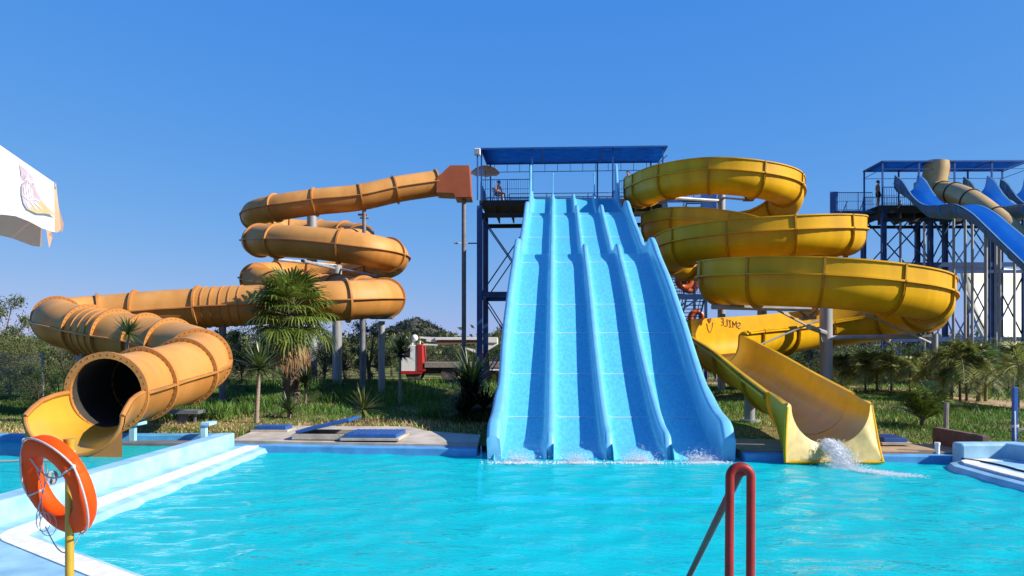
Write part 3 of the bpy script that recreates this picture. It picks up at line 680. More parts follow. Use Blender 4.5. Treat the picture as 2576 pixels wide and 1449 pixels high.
# end panel of the tall outer wall, with its rim (wall stops where the straight chute starts)
# supports
for px, yt, Z, r_ in ((1815, 488, 43.6, .34), (1917, 600, 38.3, .36), (2078, 772, 31.2, .40), (1815, 790, 33.5, .26)):
    support(yellow, px, yt, Z, r_ * .62)
support(yellow, 1886, 975, 21.6, .14); support(yellow, 2352, 840, 30.5, .11)
mb = MB()
arms = [(P(1690, 498, 42.3), P(1815, 506, 43.6), .1), (P(1815, 497, 43.6), P(1885, 503, 41.5), .06), (P(1917, 632, 38.3), P(2105, 612, 36.2), .09), (P(1917, 618, 38.3), P(2080, 622, 36), .09), (P(1755, 655, 37.2), P(1860, 612, 35.6), .06), (P(1917, 640, 38.3), P(1745, 662, 37.5), .08),
        (P(2078, 838, 31.2), P(2034, 822, 28.3), .1), (P(2078, 850, 31.2), P(2355, 846, 31.2), .09), (P(1790, 772, 29), P(2040, 778, 29), .09), (P(2060, 830, 30.8), P(2078, 900, 31.2), .035), (P(1905, 870, 29.5), P(2060, 805, 30), .035), (P(1955, 780, 28.5), P(2060, 835, 30.5), .04), (P(2175, 790, 29), P(2340, 862, 31), .05)]
for a, b, r_ in arms:
    mb = MB(); mb.tube([a, b], r_, 8); local(mb.build('support_arm', M['galv'], yellow, smooth=40), yellow)
for p in (P(1665, 492, 42.3), P(1883, 503, 41.3), P(2105, 606, 36.5), P(1740, 660, 37.4), P(2032, 800, 28.3), P(1700, 780, 29), P(2330, 845, 31)):
    mb = MB(); mb.box(p, (.5, .35, .1)); mb.bar(p + Vector((-.3, 0, .25)), p, .1, .06); mb.bar(p + Vector((.3, 0, .25)), p, .1, .06)
    local(mb.build('support_saddle', M['galv_dark'], yellow), yellow)
# mirrored lettering and the smiling face on the inside of the last outer wall
def on_wall(sidx, along, up):
    """point on the inner face of the right-hand (outer) wall of CY near control cut sidx"""
    f = sidx + along; i = int(f); k = f - i; c, t, s, u = frY[i]; c2, t2, s2, u2 = frY[min(i + 1, len(frY) - 1)]
    return (c + s * (RY + .012) + u * up).lerp(c2 + s2 * (RY + .012) + u2 * up, k)
def strokes(lines, base, wdt, name):
    mb = MB()
    for ln in lines:
        pts = [on_wall(base, x, y) for x, y in ln]
        mb.tube(pts, wdt, 6)
    return mb
n7 = 7; wi = cutsY[-2] - 2
gl = {'S': [[(.9, .85), (.5, 1), (.1, .8), (.2, .55), (.8, .45), (.9, .2), (.5, 0), (.1, .15)]], 'M': [[(0, 0), (0, 1), (.5, .4), (1, 1), (1, 0)]], 'I': [[(.5, 0), (.5, 1)], [(.2, 0), (.8, 0)], [(.2, 1), (.8, 1)]], 'L': [[(.1, 1), (.1, 0), (.9, 0)]], 'E': [[(.9, 1), (.1, 1), (.1, 0), (.9, 0)], [(.1, .5), (.7, .5)]]}
CW, CHT = 1.0, .30            # letter cell: along in curve samples, height in metres
segl = np.linalg.norm(np.diff(CY[:, :3], axis=0), axis=1)
lw = .17; mb = MB()
for k, ch in enumerate('SMILE'):
    for ln in gl[ch]:
        pts = []
        for x, y in ln:
            d_ = k * .21 + x * lw; along = d_ / float(segl[wi])
            pts.append(on_wall(wi - 8, along, .10 + .05 * k + y * .26))
        mb.tube(pts, .024, 6)
local(mb.build('wall_lettering', M['lettering'], yellow), yellow)
mb = MB(); bs = cutsY[-2] - 4
def fw(x, y): return on_wall(bs, x / float(segl[bs]), y)
mb.tube([fw(.0, .42), fw(.05, .22), fw(.16, .08), fw(.28, .05), fw(.38, .2), fw(.42, .4)], .022, 6)
mb.tube([fw(.2, .06), fw(.17, -.0 + .04)], .014, 6)
for q in range(5): mb.tube([fw(.10 + .02 * q, .58 - .035 * q), fw(.34 - .02 * q, .56 - .03 * q)], .024, 5)
for x in (.12, .22, .32): mb.tube([fw(x, .50), fw(x, .58)], .016, 5)
local(mb.build('wall_emblem', M['lettering'], yellow), yellow)
# ------------------------------------------------------------------ blue four-lane slide (local frame: u right, v away, z up)
YAW = -R(3.03)
lane_root = E('multi_lane_slide', (1.99, 16.0, 0), YAW, 'wide bright blue four lane slide dropping from the central tower into the pool', 'water slide')
prof = [(48.2, 11.36), (47.2, 11.28), (46, 10.75), (44.5, 10.05), (43, 9.45), (41.8, 9.25), (40.3, 9.25), (39.5, 9.0), (37.8, 8.28), (36, 7.5), (34, 6.7), (32.6, 6.08), (31.2, 5.88), (29.9, 5.88), (29.1, 5.62), (27.5, 4.92), (25.5, 4.0), (23.5, 2.92), (21.5, 1.86), (20, 1.17), (18.8, .68), (18.0, .40), (17.3, .21), (16.8, .13), (16.45, .05), (16.15, -.12), (15.95, -.45)][::-1]
PV = np.array([p[0] - 16 for p in prof]); PZ = np.array([p[1] for p in prof])
_c, _ = hermite([(v, 0, z, '') for v, z in zip(PV, PZ)], 12)
def fz(v): return float(np.interp(v, _c[:, 0], _c[:, 2]))
def gs(v, c, w_): return math.exp(-((v - c) / w_) ** 2)
def hw(v): return .50 + .20 * float(sstep(13, 4, v)) + .12 * gs(v, 23.7, 1.0) + .12 * gs(v, 13.6, 1.0)
def hd(v): return .30 + .07 * float(sstep(13, 4, v)) + .14 * gs(v, 23.7, .7) + .14 * gs(v, 13.3, .7)
VS = np.concatenate([np.arange(-.02, 3, .1), np.arange(3, 31.6, .25)]); PITCH = 1.22
for j in range(4):
    ul = -2.44 + PITCH * j + .07; ur = ul + PITCH - .14; mb = MB(); rows = []
    for v in VS:
        z = fz(v); nz_ = max(0, 1 - v / 1.1)
        pr = [(ul, .20), (ul + .015, .11), (ul + .05, .045), (ul + .10, .012), (ul + .17, 0)] + [(ul + .17 + (ur - ul - .34) * q, -.006 + .045 * nz_ * math.sin(math.pi * q)) for q in (.25, .5, .75)] + [(ur - .17, 0), (ur - .10, .012), (ur - .05, .045), (ur - .015, .11), (ur, .20)]
        rows.append([Vector((a, v, z + b)) for a, b in pr] + [Vector((ur, v, z - .07)), Vector((ul, v, z - .07))])
    mb.grid(rows, 0, True, True)
    for vv in (23.2, 19.6, 15.9, 12.6, 8.9, 7.2, 5.0, 2.75, 26.6):
        rr = []
        for v in (vv - .018, vv, vv + .018):
            z = fz(v) + (.010 if v == vv else -.002)
            rr.append([Vector((ul + .02, v, z + .11)), Vector((ul + .055, v, z + .045)), Vector((ul + .10, v, z + .014)), Vector((ul + .18, v, z + .001)), Vector((ur - .18, v, z + .001)), Vector((ur - .10, v, z + .014)), Vector((ur - .055, v, z + .045))])
        mb.grid(rr, 1)
    mb.build('lane', [M['lane'], M['seam']], lane_root, smooth=50)
for j in (1, 2, 3):
    u0 = -2.44 + PITCH * j; mb = MB(); rows = []
    for v in np.concatenate([[.30, .34, .42, .55], np.arange(.65, 3, .12), np.arange(3, 31.4, .25)]):
        e = float(sstep(.28, .75, v)); z = fz(max(v, .3)); h = hd(v) * (.12 + .88 * e); z = z - .25 * (1 - e)
        bw = .12 if v > 1.2 else .10 + .02 * v
        rows.append([Vector((u0 + a, v, z + b)) for a, b in [(-bw, -.05), (-bw + .025, h - .08), (-bw + .05, h - .02), (-.03, h), (.03, h), (bw - .05, h - .02), (bw - .025, h - .08), (bw, -.05)]])
    mb.grid(rows, 0, True, True); mb.build('lane_divider', M['lane_edge'], lane_root, smooth=50)
for sg in (-1, 1):
    mb = MB(); rows = []; u0 = sg * 2.44
    for v in np.concatenate([[.18, .22, .3, .42], np.arange(.55, 3, .12), np.arange(3, 31.8, .25)]):
        e = float(sstep(.1, .5, v)); z = fz(max(v, .45)); h = hw(v) * (.55 + .45 * e)
        wdt = .12 + .05 * float(sstep(3.2, 2.2, v)); out_z = -.12 if v > 2 else -.5
        pr = [(-.09, -.06), (-.07, .18), (-.05, h - .07), (-.02, h - .015), (.03, h), (wdt - .03, h), (wdt + .02, h - .02), (wdt + .045, h - .07), (wdt + .03, .05), (wdt + .01, out_z), (.0, out_z - .02)]
        uu0 = sg * (2.44 - .13 * float(sstep(7, 1.5, v))); rows.append([Vector((uu0 + sg * a, v, z + b)) for a, b in pr])
    mb.grid(rows, 0, True, True); mb.build('side_wall', M['lane_edge'], lane_root, smooth=50)
    mb = MB(); pl = [(28.9, .4), (29.6, .75), (30.3, 1.5), (30.7, 1.95), (31.0, 2.05), (31.35, 2.02), (31.45, .3)]
    a = [Vector((u0 + sg * .0, v, fz(v) + h)) for v, h in pl]; b = [p + Vector((sg * .13, 0, 0)) for p in a]; n = len(a)
    mb.add(a + b, [tuple(range(n)), tuple(range(2 * n - 1, n - 1, -1))] + [(i, n + i, n + (i + 1) % n, (i + 1) % n) for i in range(n)])
    mb.build('start_fin', M['lane_edge'], lane_root, bevel=.03)
for j in (1, 3):
    mb = MB(); u0 = -2.44 + PITCH * j; mb.tube([(u0, 30.9, fz(30.9)), (u0, 30.9, fz(30.9) + 1.45)], .035, 8); mb.ball((u0, 30.9, fz(30.9) + 1.47), .06, 8)
    mb.build('start_post', M['lane_edge'], lane_root, smooth=40)
mb = MB()          # hidden steel legs under the lanes
for v in (8, 14, 20, 26):
    for u in (-1.9, 1.9): mb.tube([(u, v, -.2), (u, v, fz(v) - .1)], .11, 8)
    mb.bar((-2.4, v, fz(v) - .2), (2.4, v, fz(v) - .2), .12, .16)
mb.build('lane_supports', M['steel_blue'], lane_root)

# ------------------------------------------------------------------ central tower
def rail(mb, a, b, h=1.1, gap=.13, r=.018, mid=True):
    a, b = Vector(a), Vector(b); L = (b - a).length; n = max(2, int(L / gap)); up = Vector((0, 0, 1))
    mb.bar(a + up * h, b + up * h, .045, .045)
    if mid: mb.bar(a + up * h * .55, b + up * h * .55, .022, .022)
    mb.bar(a + up * .14, b + up * .14, .022, .022)
    for k in range(n + 1):
        p = a.lerp(b, k / n); mb.box(p + up * h / 2, (r, r, h) if k % 12 else (.045, .045, h))
tower = E('slide_tower', (1.99, 16.0, 0), YAW, 'tall navy steel tower in the middle with a flat blue shade roof', 'tower')
DZ = 11.30; U0, U1, V0, V1 = -5.62, 5.55, 31.45, 35.7
for u in (-5.6, -2.2, 2.2, 5.4):
    for v in (V0 + .05, V1 - .1):
        mb = MB(); z1 = DZ - .35
        mb.box((u, v, (z1 + .4) / 2), (.10, .34, z1 - .4)); mb.box((u, v - .17, (z1 + .4) / 2), (.32, .05, z1 - .4)); mb.box((u, v + .17, (z1 + .4) / 2), (.32, .05, z1 - .4))
        mb.box((u, v, .5), (.6, .6, .12)); mb.build('column', M['steel_bright'] if (u == -5.6 and v < 33) else M['steel_blue'], tower)  # front left column in brighter blue: its sunlit tone put into the colour
mb = MB(); mb.box(((U0 + U1) / 2, (V0 + V1) / 2, DZ - .05), (U1 - U0, V1 - V0, .08)); mb.build('deck', M['grate'], tower)
mb = MB()
for v in (V0 + .02, V1 - .02): mb.bar((U0, v, DZ - .22), (U1, v, DZ - .22), .10, .26); mb.bar((U0, v + .12, DZ - .88), (U1, v + .12, DZ - .88), .14, .26)
for k in range(13):
    u = U0 + (U1 - U0) * k / 12; mb.bar((u, V0, DZ - .55), (u, V1, DZ - .55), .08, .34)
mb.build('deck_beam', M['grate'], tower)
for z in (5.65,):
    mb = MB()
    for v in (V0 + .05, V1 - .1): mb.bar((U0, v, z), (U1, v, z), .2, .30)
    for u in (-5.6, 5.4): mb.bar((u, V0, z - .02), (u, V1, z - .02), .18, .26)
    mb.build('cross_beam', M['steel_blue'], tower)
for (ua, ub) in ((-5.45, -2.35), (2.35, 5.25)):
    for (za, zb) in ((5.8, 10.3), (.6, 5.45)):
        for v in (V0 + .1, V1 - .15):
            mb = MB(); mb.bar((ua, v, zb), (ub, v, za), .07, .07); mb.build('diagonal_brace', M['steel_blue'], tower)
            mb = MB(); mb.bar((ua, v + .06, za), (ub, v + .06, zb), .07, .07); mb.build('diagonal_brace', M['steel_blue'], tower)
mb = MB()
rail(mb, (U0 + .1, V1 - .1, DZ), (U1 - .1, V1 - .1, DZ), .95); rail(mb, (U0 + .1, V0 + .15, DZ), (-2.62, V0 + .15, DZ), 1.25); rail(mb, (2.75, V0 + .15, DZ), (4.2, V0 + .15, DZ), 1.1); rail(mb, (U0 + .06, V0 + .3, DZ), (U0 + .06, V1 - .2, DZ), 1.1)
mb.build('railing', M['steel_bright'], tower)
mb = MB(); up = Vector((0, 0, 1))
for z in (.62, .95): mb.bar((-4.0, V1 - 1.3, DZ + z), (4.6, V1 - 1.3, DZ + z), .04, .04)
for u in (-4.0, -1.6, 1.0, 3.4, 4.6): mb.box((u, V1 - 1.3, DZ + .48), (.045, .045, .95))
mb.build('queue_rail', M['rust'], tower)
CZ = 14.35
for u in (-5.5, -2.45, 2.35, 5.3):
    for v, zt in ((V0 + .1, CZ), (V1 - .1, CZ + .1)):
        mb = MB(); uu = u if v < 33 else u * .96 + (-.35 if u == -2.45 else (-.6 if u == 2.35 else 0)); mb.box((uu, v, (DZ + zt) / 2), (.09, .09, zt - DZ)); mb.build('canopy_post', M['steel_bright'], tower)
mb = MB(); rows = []
for i in range(13):
    q = i / 12; sag = -.05 * abs(math.sin(q * math.pi * 3))
    rows.append([Vector((U0 + .1 + (U1 - U0 - .1) * q, V0 - .1 + (V1 - V0 + .1) * k / 5, CZ + .06 + sag * math.sin(math.pi * k / 5) + .02 * k)) for k in range(6)])
mb.grid(rows); o = mb.build('shade_cloth', M['canopy'], tower, smooth=60)
sol = o.modifiers.new('solid', 'SOLIDIFY'); sol.thickness = .02
mb = MB()
for v, z in ((V0 - .1, CZ), (V1, CZ + .1)): mb.bar((U0 + .08, v, z), (U1, v, z), .06, .07)
for q in (0, .335, .66, 1): mb.bar((U0 + .1 + (U1 - U0 - .1) * q, V0 - .1, CZ - .0), (U0 + .1 + (U1 - U0 - .1) * q, V1, CZ + .08), .05, .06)
mb.bar((U0 + .1, V1, CZ - .42), (U1, V1, CZ - .42), .03, .04); mb.bar((U1, V0, CZ - .5), (U1, V1, CZ - .02), .03, .04)
for k in range(14): mb.box((U0 + .6 + k * .82, V1, CZ - .17), (.03, .03, .5))
mb.build('canopy_frame', M['steel_bright'], tower)
# stairs at the back right of the tower
def stairs(root, u0, u1, v0, v1, levels, m_):
    """zig-zag flights along v between landings"""
    wdt = (u1 - u0) / 2
    for i in range(len(levels) - 1):
        z1, z0 = levels[i], levels[i + 1]; lane = i % 2
        ua = u0 + (1 - lane) * wdt; va, vb = (v0 + .9, v1 - .9)
        n = int((z1 - z0) / .2); mb = MB()
        for k in range(n):
            q = (k + .5) / n; v = (va + (vb - va) * q) if lane == 0 else (vb + (va - vb) * q); z = z1 - (z1 - z0) * q
            mb.box((ua + wdt / 2, v, z), (wdt - .12, .27, .04))
        s0 = (va, vb) if lane == 0 else (vb, va)
        for uu in (ua + .05, ua + wdt - .05):
            mb.bar((uu, s0[0], z1 - .1), (uu, s0[1], z0 - .1), .05, .2)
            mb.bar((uu, s0[0], z1 + .9), (uu, s0[1], z0 + .9), .04, .04)
            for k in range(0, n, 2):
                q = (k + .5) / n; mb.box((uu, s0[0] + (s0[1] - s0[0]) * q, z1 - (z1 - z0) * q + .42), (.02, .02, .95))
        mb.build('stair_flight', m_, root)
        mb = MB(); vl = (v1 - .9, v1) if lane == 0 else (v0, v0 + .9)
        mb.box(((u0 + u1) / 2, (vl[0] + vl[1]) / 2, z0 - .03), (u1 - u0, .9, .06)); mb.bar((u0, vl[0], z0 - .16), (u1, vl[0], z0 - .16), .08, .22)
        rail(mb, (u0, vl[1] if lane == 0 else vl[0], z0), (u1, vl[1] if lane == 0 else vl[0], z0), 1.0)
        mb.build('stair_landing', m_, root)
    mb = MB()
    for uu in (u0, u1):
        for vv in (v0 + .85, v1 - .85): mb.box((uu, vv, levels[0] / 2), (.16, .16, levels[0] - .3))
    mb.build('stair_posts', m_, root)
stairs(tower, 5.62, 8.0, 31.6, 37.2, [11.3, 8.45, 5.6, 3.0, .55], M['steel_blue'])
mb = MB(); mb.bar((5.7, 31.4, 5.45), (8.7, 31.4, 5.45), .3, .3); mb.bar((6.0, 31.35, .5), (6.15, 31.35, 5.4), .22, .22); mb.bar((4.2, 31.3, 3.2), (7.3, 31.3, 5.3), .09, .09)
mb.build('cross_beam', M['steel_blue'], tower)
mb = MB(); mb.box((8.05, 31.75, DZ - .1), (.9, .12, 1.5)); mb.bar((5.5, 32, DZ - .05), (8.5, 32, DZ - .05), .1, .2); rail(mb, (5.6, 32.0, DZ), (8.4, 32.0, DZ), 1.05)
mb.build('railing', M['steel_bright'], tower)
# floodlight and small parasol on the tower
def tw(u, v, z): return Vector((lane_root.location.x + u * math.cos(YAW) - v * math.sin(YAW), lane_root.location.y + u * math.sin(YAW) + v * math.cos(YAW), z))
t = E('floodlight', tw(-5.72, V0 - .05, 14.0), YAW, 'white box floodlight on a post at the left corner of the tower roof', 'floodlight')
mb = MB(); mb.box((0, -.12, .15), (.36, .26, .40)); mb.build('housing', M['white'], t, bevel=.03)
mb = MB(); mb.box((0, -.265, .15), (.28, .03, .30)); mb.build('lens', M['galv'], t)
mb = MB(); mb.tube([(0, 0, -2.7), (0, 0, 0)], .05, 8); mb.build('post', M['steel_bright'], t)
t = E('beach_parasol', tw(-5.45, V0 + 2.2, DZ), YAW, 'small faded beach parasol with a scalloped edge on the tower deck', 'parasol')
mb = MB(); mb.tube([(0, 0, 0), (0, 0, 2.55)], .025, 8); mb.build('pole', M['galv'], t)
mb = MB(); rows = []
for r_, z in ((.02, 2.58), (.35, 2.52), (.65, 2.38), (.88, 2.18), (.9, 2.05)):
    rows.append([Vector((r_ * math.cos(a), r_ * math.sin(a), z + (.06 * abs(math.sin(a * 4)) if r_ == .9 else 0))) for a in np.linspace(0, 2 * math.pi, 65)])
mb.grid(rows); mb.build('canopy', M['fabric_in'], t, smooth=30)

# ------------------------------------------------------------------ right tower with its slides
rt = E('far_slide_tower', (23.6, 50.7, 0), R(-1.0), 'second navy steel slide tower on the right with a blue shade roof', 'tower')
DZ2, CZ2, W2, D2 = 11.55, 14.35, 9.3, 2.9
for u, v in ((0.1, 0), (3.05, 0), (4.6, 1.2), (6.9, 0), (9.0, 0), (.0, 2.8), (3.6, 2.8), (9.1, 2.8)):
    mb = MB(); mb.box((u, v, (DZ2 + .4) / 2 - .1), (.26, .10, DZ2 - .6)); mb.box((u - .13, v, (DZ2 + .4) / 2 - .1), (.04, .24, DZ2 - .6)); mb.box((u + .13, v, (DZ2 + .4) / 2 - .1), (.04, .24, DZ2 - .6)); mb.build('column', M['steel_blue'], rt)
mb = MB(); mb.box((W2 / 2, D2 / 2, DZ2 - .05), (W2 + .4, D2, .1)); mb.build('deck', M['grate'], rt)
mb = MB()
for v in (-.02, D2): mb.bar((-.2, v, DZ2 - .3), (W2 + .2, v, DZ2 - .3), .12, .4); mb.bar((0, v, DZ2 - .95), (W2, v, DZ2 - .95), .12, .2)
for k in range(10): mb.bar((W2 * k / 9, 0, DZ2 - .62), (W2 * k / 9, D2, DZ2 - .62), .1, .4)
mb.build('deck_beam', M['grate'], rt)
mb = MB()
for z in (7.75, 3.0):
    for v in (0, 2.8): mb.bar((-.2, v, z), (W2, v, z), .18, .28)
for z in (7.3,): mb.bar((0, -.05, z), (W2, -.05, z), .12, .2)
mb.build('cross_beam', M['steel_blue'], rt)
for (ua, ub) in ((.2, 3.0), (3.1, 4.6), (4.7, 6.8), (7, 9)):
    for (za, zb) in ((7.9, 11.0), (3.1, 7.2), (.5, 2.9)):
        for v in (.05, 2.75):
            mb = MB(); mb.bar((ua, v, za), (ub, v, zb), .07, .07); mb.build('diagonal_brace', M['steel_blue'], rt)
            mb = MB(); mb.bar((ua, v + .07, zb), (ub, v + .07, za), .07, .07); mb.build('diagonal_brace', M['steel_blue'], rt)
for u in (.05, 2.35, 4.6, 6.95, 9.25):
    for v in (.05, 2.8):
        mb = MB(); mb.box((u, v, (DZ2 + CZ2) / 2), (.09, .09, CZ2 - DZ2)); mb.build('canopy_post', M['steel_bright'], rt)
mb = MB(); mb.grid([[Vector((W2 * i / 12, v, CZ2 + .05 - .05 * abs(math.sin(i / 12 * math.pi * 4)))) for v in (0, .7, 1.4, 2.1, 2.85)] for i in range(13)])
o = mb.build('shade_cloth', M['canopy'], rt, smooth=60); o.modifiers.new('solid', 'SOLIDIFY').thickness = .02
mb = MB()
for v in (0, 2.85): mb.bar((0, v, CZ2), (W2, v, CZ2), .07, .08); mb.bar((0, v, CZ2 - .5), (W2, v, CZ2 - .5), .03, .03)
for q in (0, .25, .5, .75, 1): mb.bar((W2 * q, 0, CZ2 - .03), (W2 * q, 2.85, CZ2 - .03), .06, .06)
for q in (0, 1): mb.bar((W2 * q, 0, CZ2 - .5), (W2 * q, 2.85, CZ2 - .5), .03, .03)
mb.build('canopy_frame', M['steel_bright'], rt)
mb = MB(); rail(mb, (0, 2.8, DZ2), (W2, 2.8, DZ2), 1.05); rail(mb, (0, 0, DZ2), (.9, 0, DZ2), 1.15); rail(mb, (-2.6, 1.2, DZ2 - .2), (-.1, 1.2, DZ2 - .2), 1.25); mb.box((-2.7, .9, DZ2 + .3), (.5, .08, 1.5)); mb.bar((-2.6, 1.2, DZ2 - .25), (0, 1.2, DZ2 - .25), .8, .12)
mb.build('railing', M['steel_bright'], rt)
stairs(rt, -2.6, -.25, 1.2, 6.2, [11.3, 8.5, 5.7, 2.9, .5], M['steel_blue'])
FM = [M['blue_flume_out'], M['blue_flume'], M['blue_flume']]
def wp(px, py, Z, f='F', hl=.12, hr=.12): return (*P(px, py, Z), hl, hr, f)
f1 = E('blue_wave_flume', (25, 46, 9), 0, 'wavy blue open slide at the left front of the right tower', 'water slide', 'slides from the right tower')
flume(f1, [wp(2278, 462, 51.2, 'F', .55, .55), wp(2292, 470, 50.2, 'F', .5, .5), wp(2322, 495, 48.6), wp(2352, 519, 47.2, 'F'), wp(2388, 522, 45.8, 'F'), wp(2428, 519, 44.6, 'F'), wp(2466, 536, 43.4, ''), wp(2510, 573, 42.0, 'F'), wp(2570, 628, 40.0, 'F'), wp(2680, 730, 36.5, 'F'), wp(2800, 850, 33, 'F')], R_=.62, mats=FM, seam_th=.07, th=.03, lipw=.05)
f2 = E('blue_wave_flume', (29, 46, 9), 0, 'wavy blue open slide just right of the tan tube on the right tower', 'water slide', 'slides from the right tower')
flume(f2, [wp(2452, 466, 51.4, 'F', .55, .55), wp(2466, 473, 50.4, 'F', .5, .5), wp(2496, 497, 48.8), wp(2526, 520, 47.4, 'F'), wp(2562, 524, 46, 'F'), wp(2602, 520, 44.8, 'F'), wp(2640, 537, 43.6, ''), wp(2720, 600, 41, 'F')], R_=.62, mats=FM, seam_th=.07, th=.03, lipw=.05)
f3 = E('blue_wave_flume', (31, 47, 10), 0, 'blue open slide start at the far right of the right tower', 'water slide', 'slides from the right tower')
flume(f3, [wp(2545, 470, 51.6, 'F', .55, .55), wp(2560, 478, 50.6, 'F', .5, .5), wp(2590, 500, 49), wp(2622, 524, 47.6, 'F'), wp(2700, 530, 45, 'F')], R_=.62, mats=FM, seam_th=.07, th=.03, lipw=.05)
for fl, pts in ((f1, [(2265, 505, 51.0), (2325, 560, 48.6), (2399, 545, 46.0), (2428, 545, 45), (2446, 550, 44.5), (2505, 600, 42.6), (2515, 600, 42.2)]), (f2, [(2552, 545, 46.5)]), (f3, [(2600, 540, 48)])):
    for px, yt, Z in pts: support(fl, px, yt, Z, .075)
tt = E('tan_tube_slide', (27, 48, 9), 0, 'tan covered tube slide with a tall hood on the right tower', 'water slide')
Ct, Ft = hermite([(*P(2352, 478, 51.2), 'F'), (*P(2372, 482, 50), 'F'), (*P(2400, 486, 48.6), 'F'), (*P(2440, 502, 47.2), 'F'), (*P(2500, 545, 45.6), 'F'), (*P(2600, 640, 43), 'F'), (*P(2680, 740, 41), 'F')], 6); ft_ = frames(Ct)
cu = sorted(Ft)
for a, b in zip(cu[:-1], cu[1:]):
    mb = MB(); mb.grid([[c + s * .62 * math.cos(2 * math.pi * k / 20) + u * .62 * math.sin(2 * math.pi * k / 20) for k in range(20)] for c, t_, s, u in ft_[a:b + 1]], 0, True)
    local(mb.build('tube_section', M['tan_tube'], tt, smooth=50), tt)
for i in cu: ring(ft_[i], .6, .68, .06, 0, tt, 'flange', M['dark'])
a = P(2352, 470, 51.2); mb = MB(); mb.tube([a + Vector((0, .2, -1.0)), a + Vector((0, .1, .3)), a + Vector((.12, 0, 1.15)), a + Vector((.16, 0, 1.6))], [.85, .8, .78, .76], 18)
local(mb.build('entry_hood', M['tan_tube'], tt, smooth=50), tt)
mb = MB(); mb.box(a + Vector((-.85, .1, -.35)), (.5, 1.1, 1.5)); local(mb.build('entry_side', M['tan_tube'], tt, bevel=.1), tt)
support(tt, 2480, 560, 45.8, .1)
# cream half-pipe ramp behind the right tower
rp = E('halfpipe_ramp', (33, 60, .5), 0, 'tall cream half pipe ramp curving up behind the right tower', 'slide ramp')
mb = MB(); rows = []
for z, yo in ((8.9, 62.0), (8.2, 62.0), (7, 61.9), (5.6, 61.6), (4.2, 61.0), (3, 60.0), (2, 58.6), (1.2, 56.8), (.8, 54.8)):
    q = (8.9 - z) / 8.1; x0 = P(2420 + 105 * q ** 1.8, 0, yo).x; rows.append([Vector((x0 + (44.5 - x0) * k / 8, yo + .55 * (44.5 - x0) * k / 8, z)) for k in range(9)])
mb.grid(rows); o = local(mb.build('ramp_face', M['ramp'], rp, smooth=60), rp); o.modifiers.new('solid', 'SOLIDIFY').thickness = .15
mb = MB(); mb.tube([r_[0] for r_ in rows], .14, 8); mb.tube([rows[0][0], rows[0][-1]], .1, 8); local(mb.build('ramp_rim', M['ramp'], rp, smooth=60), rp)
mb = MB()
for x in np.linspace(37, 44, 5): mb.tube([(x, 65.0 + .55 * (x - 34), 0.2), (x, 65.0 + .55 * (x - 34), 8.4)], .12, 8)
local(mb.build("ramp_support", M["ramp_back"], rp), rp)
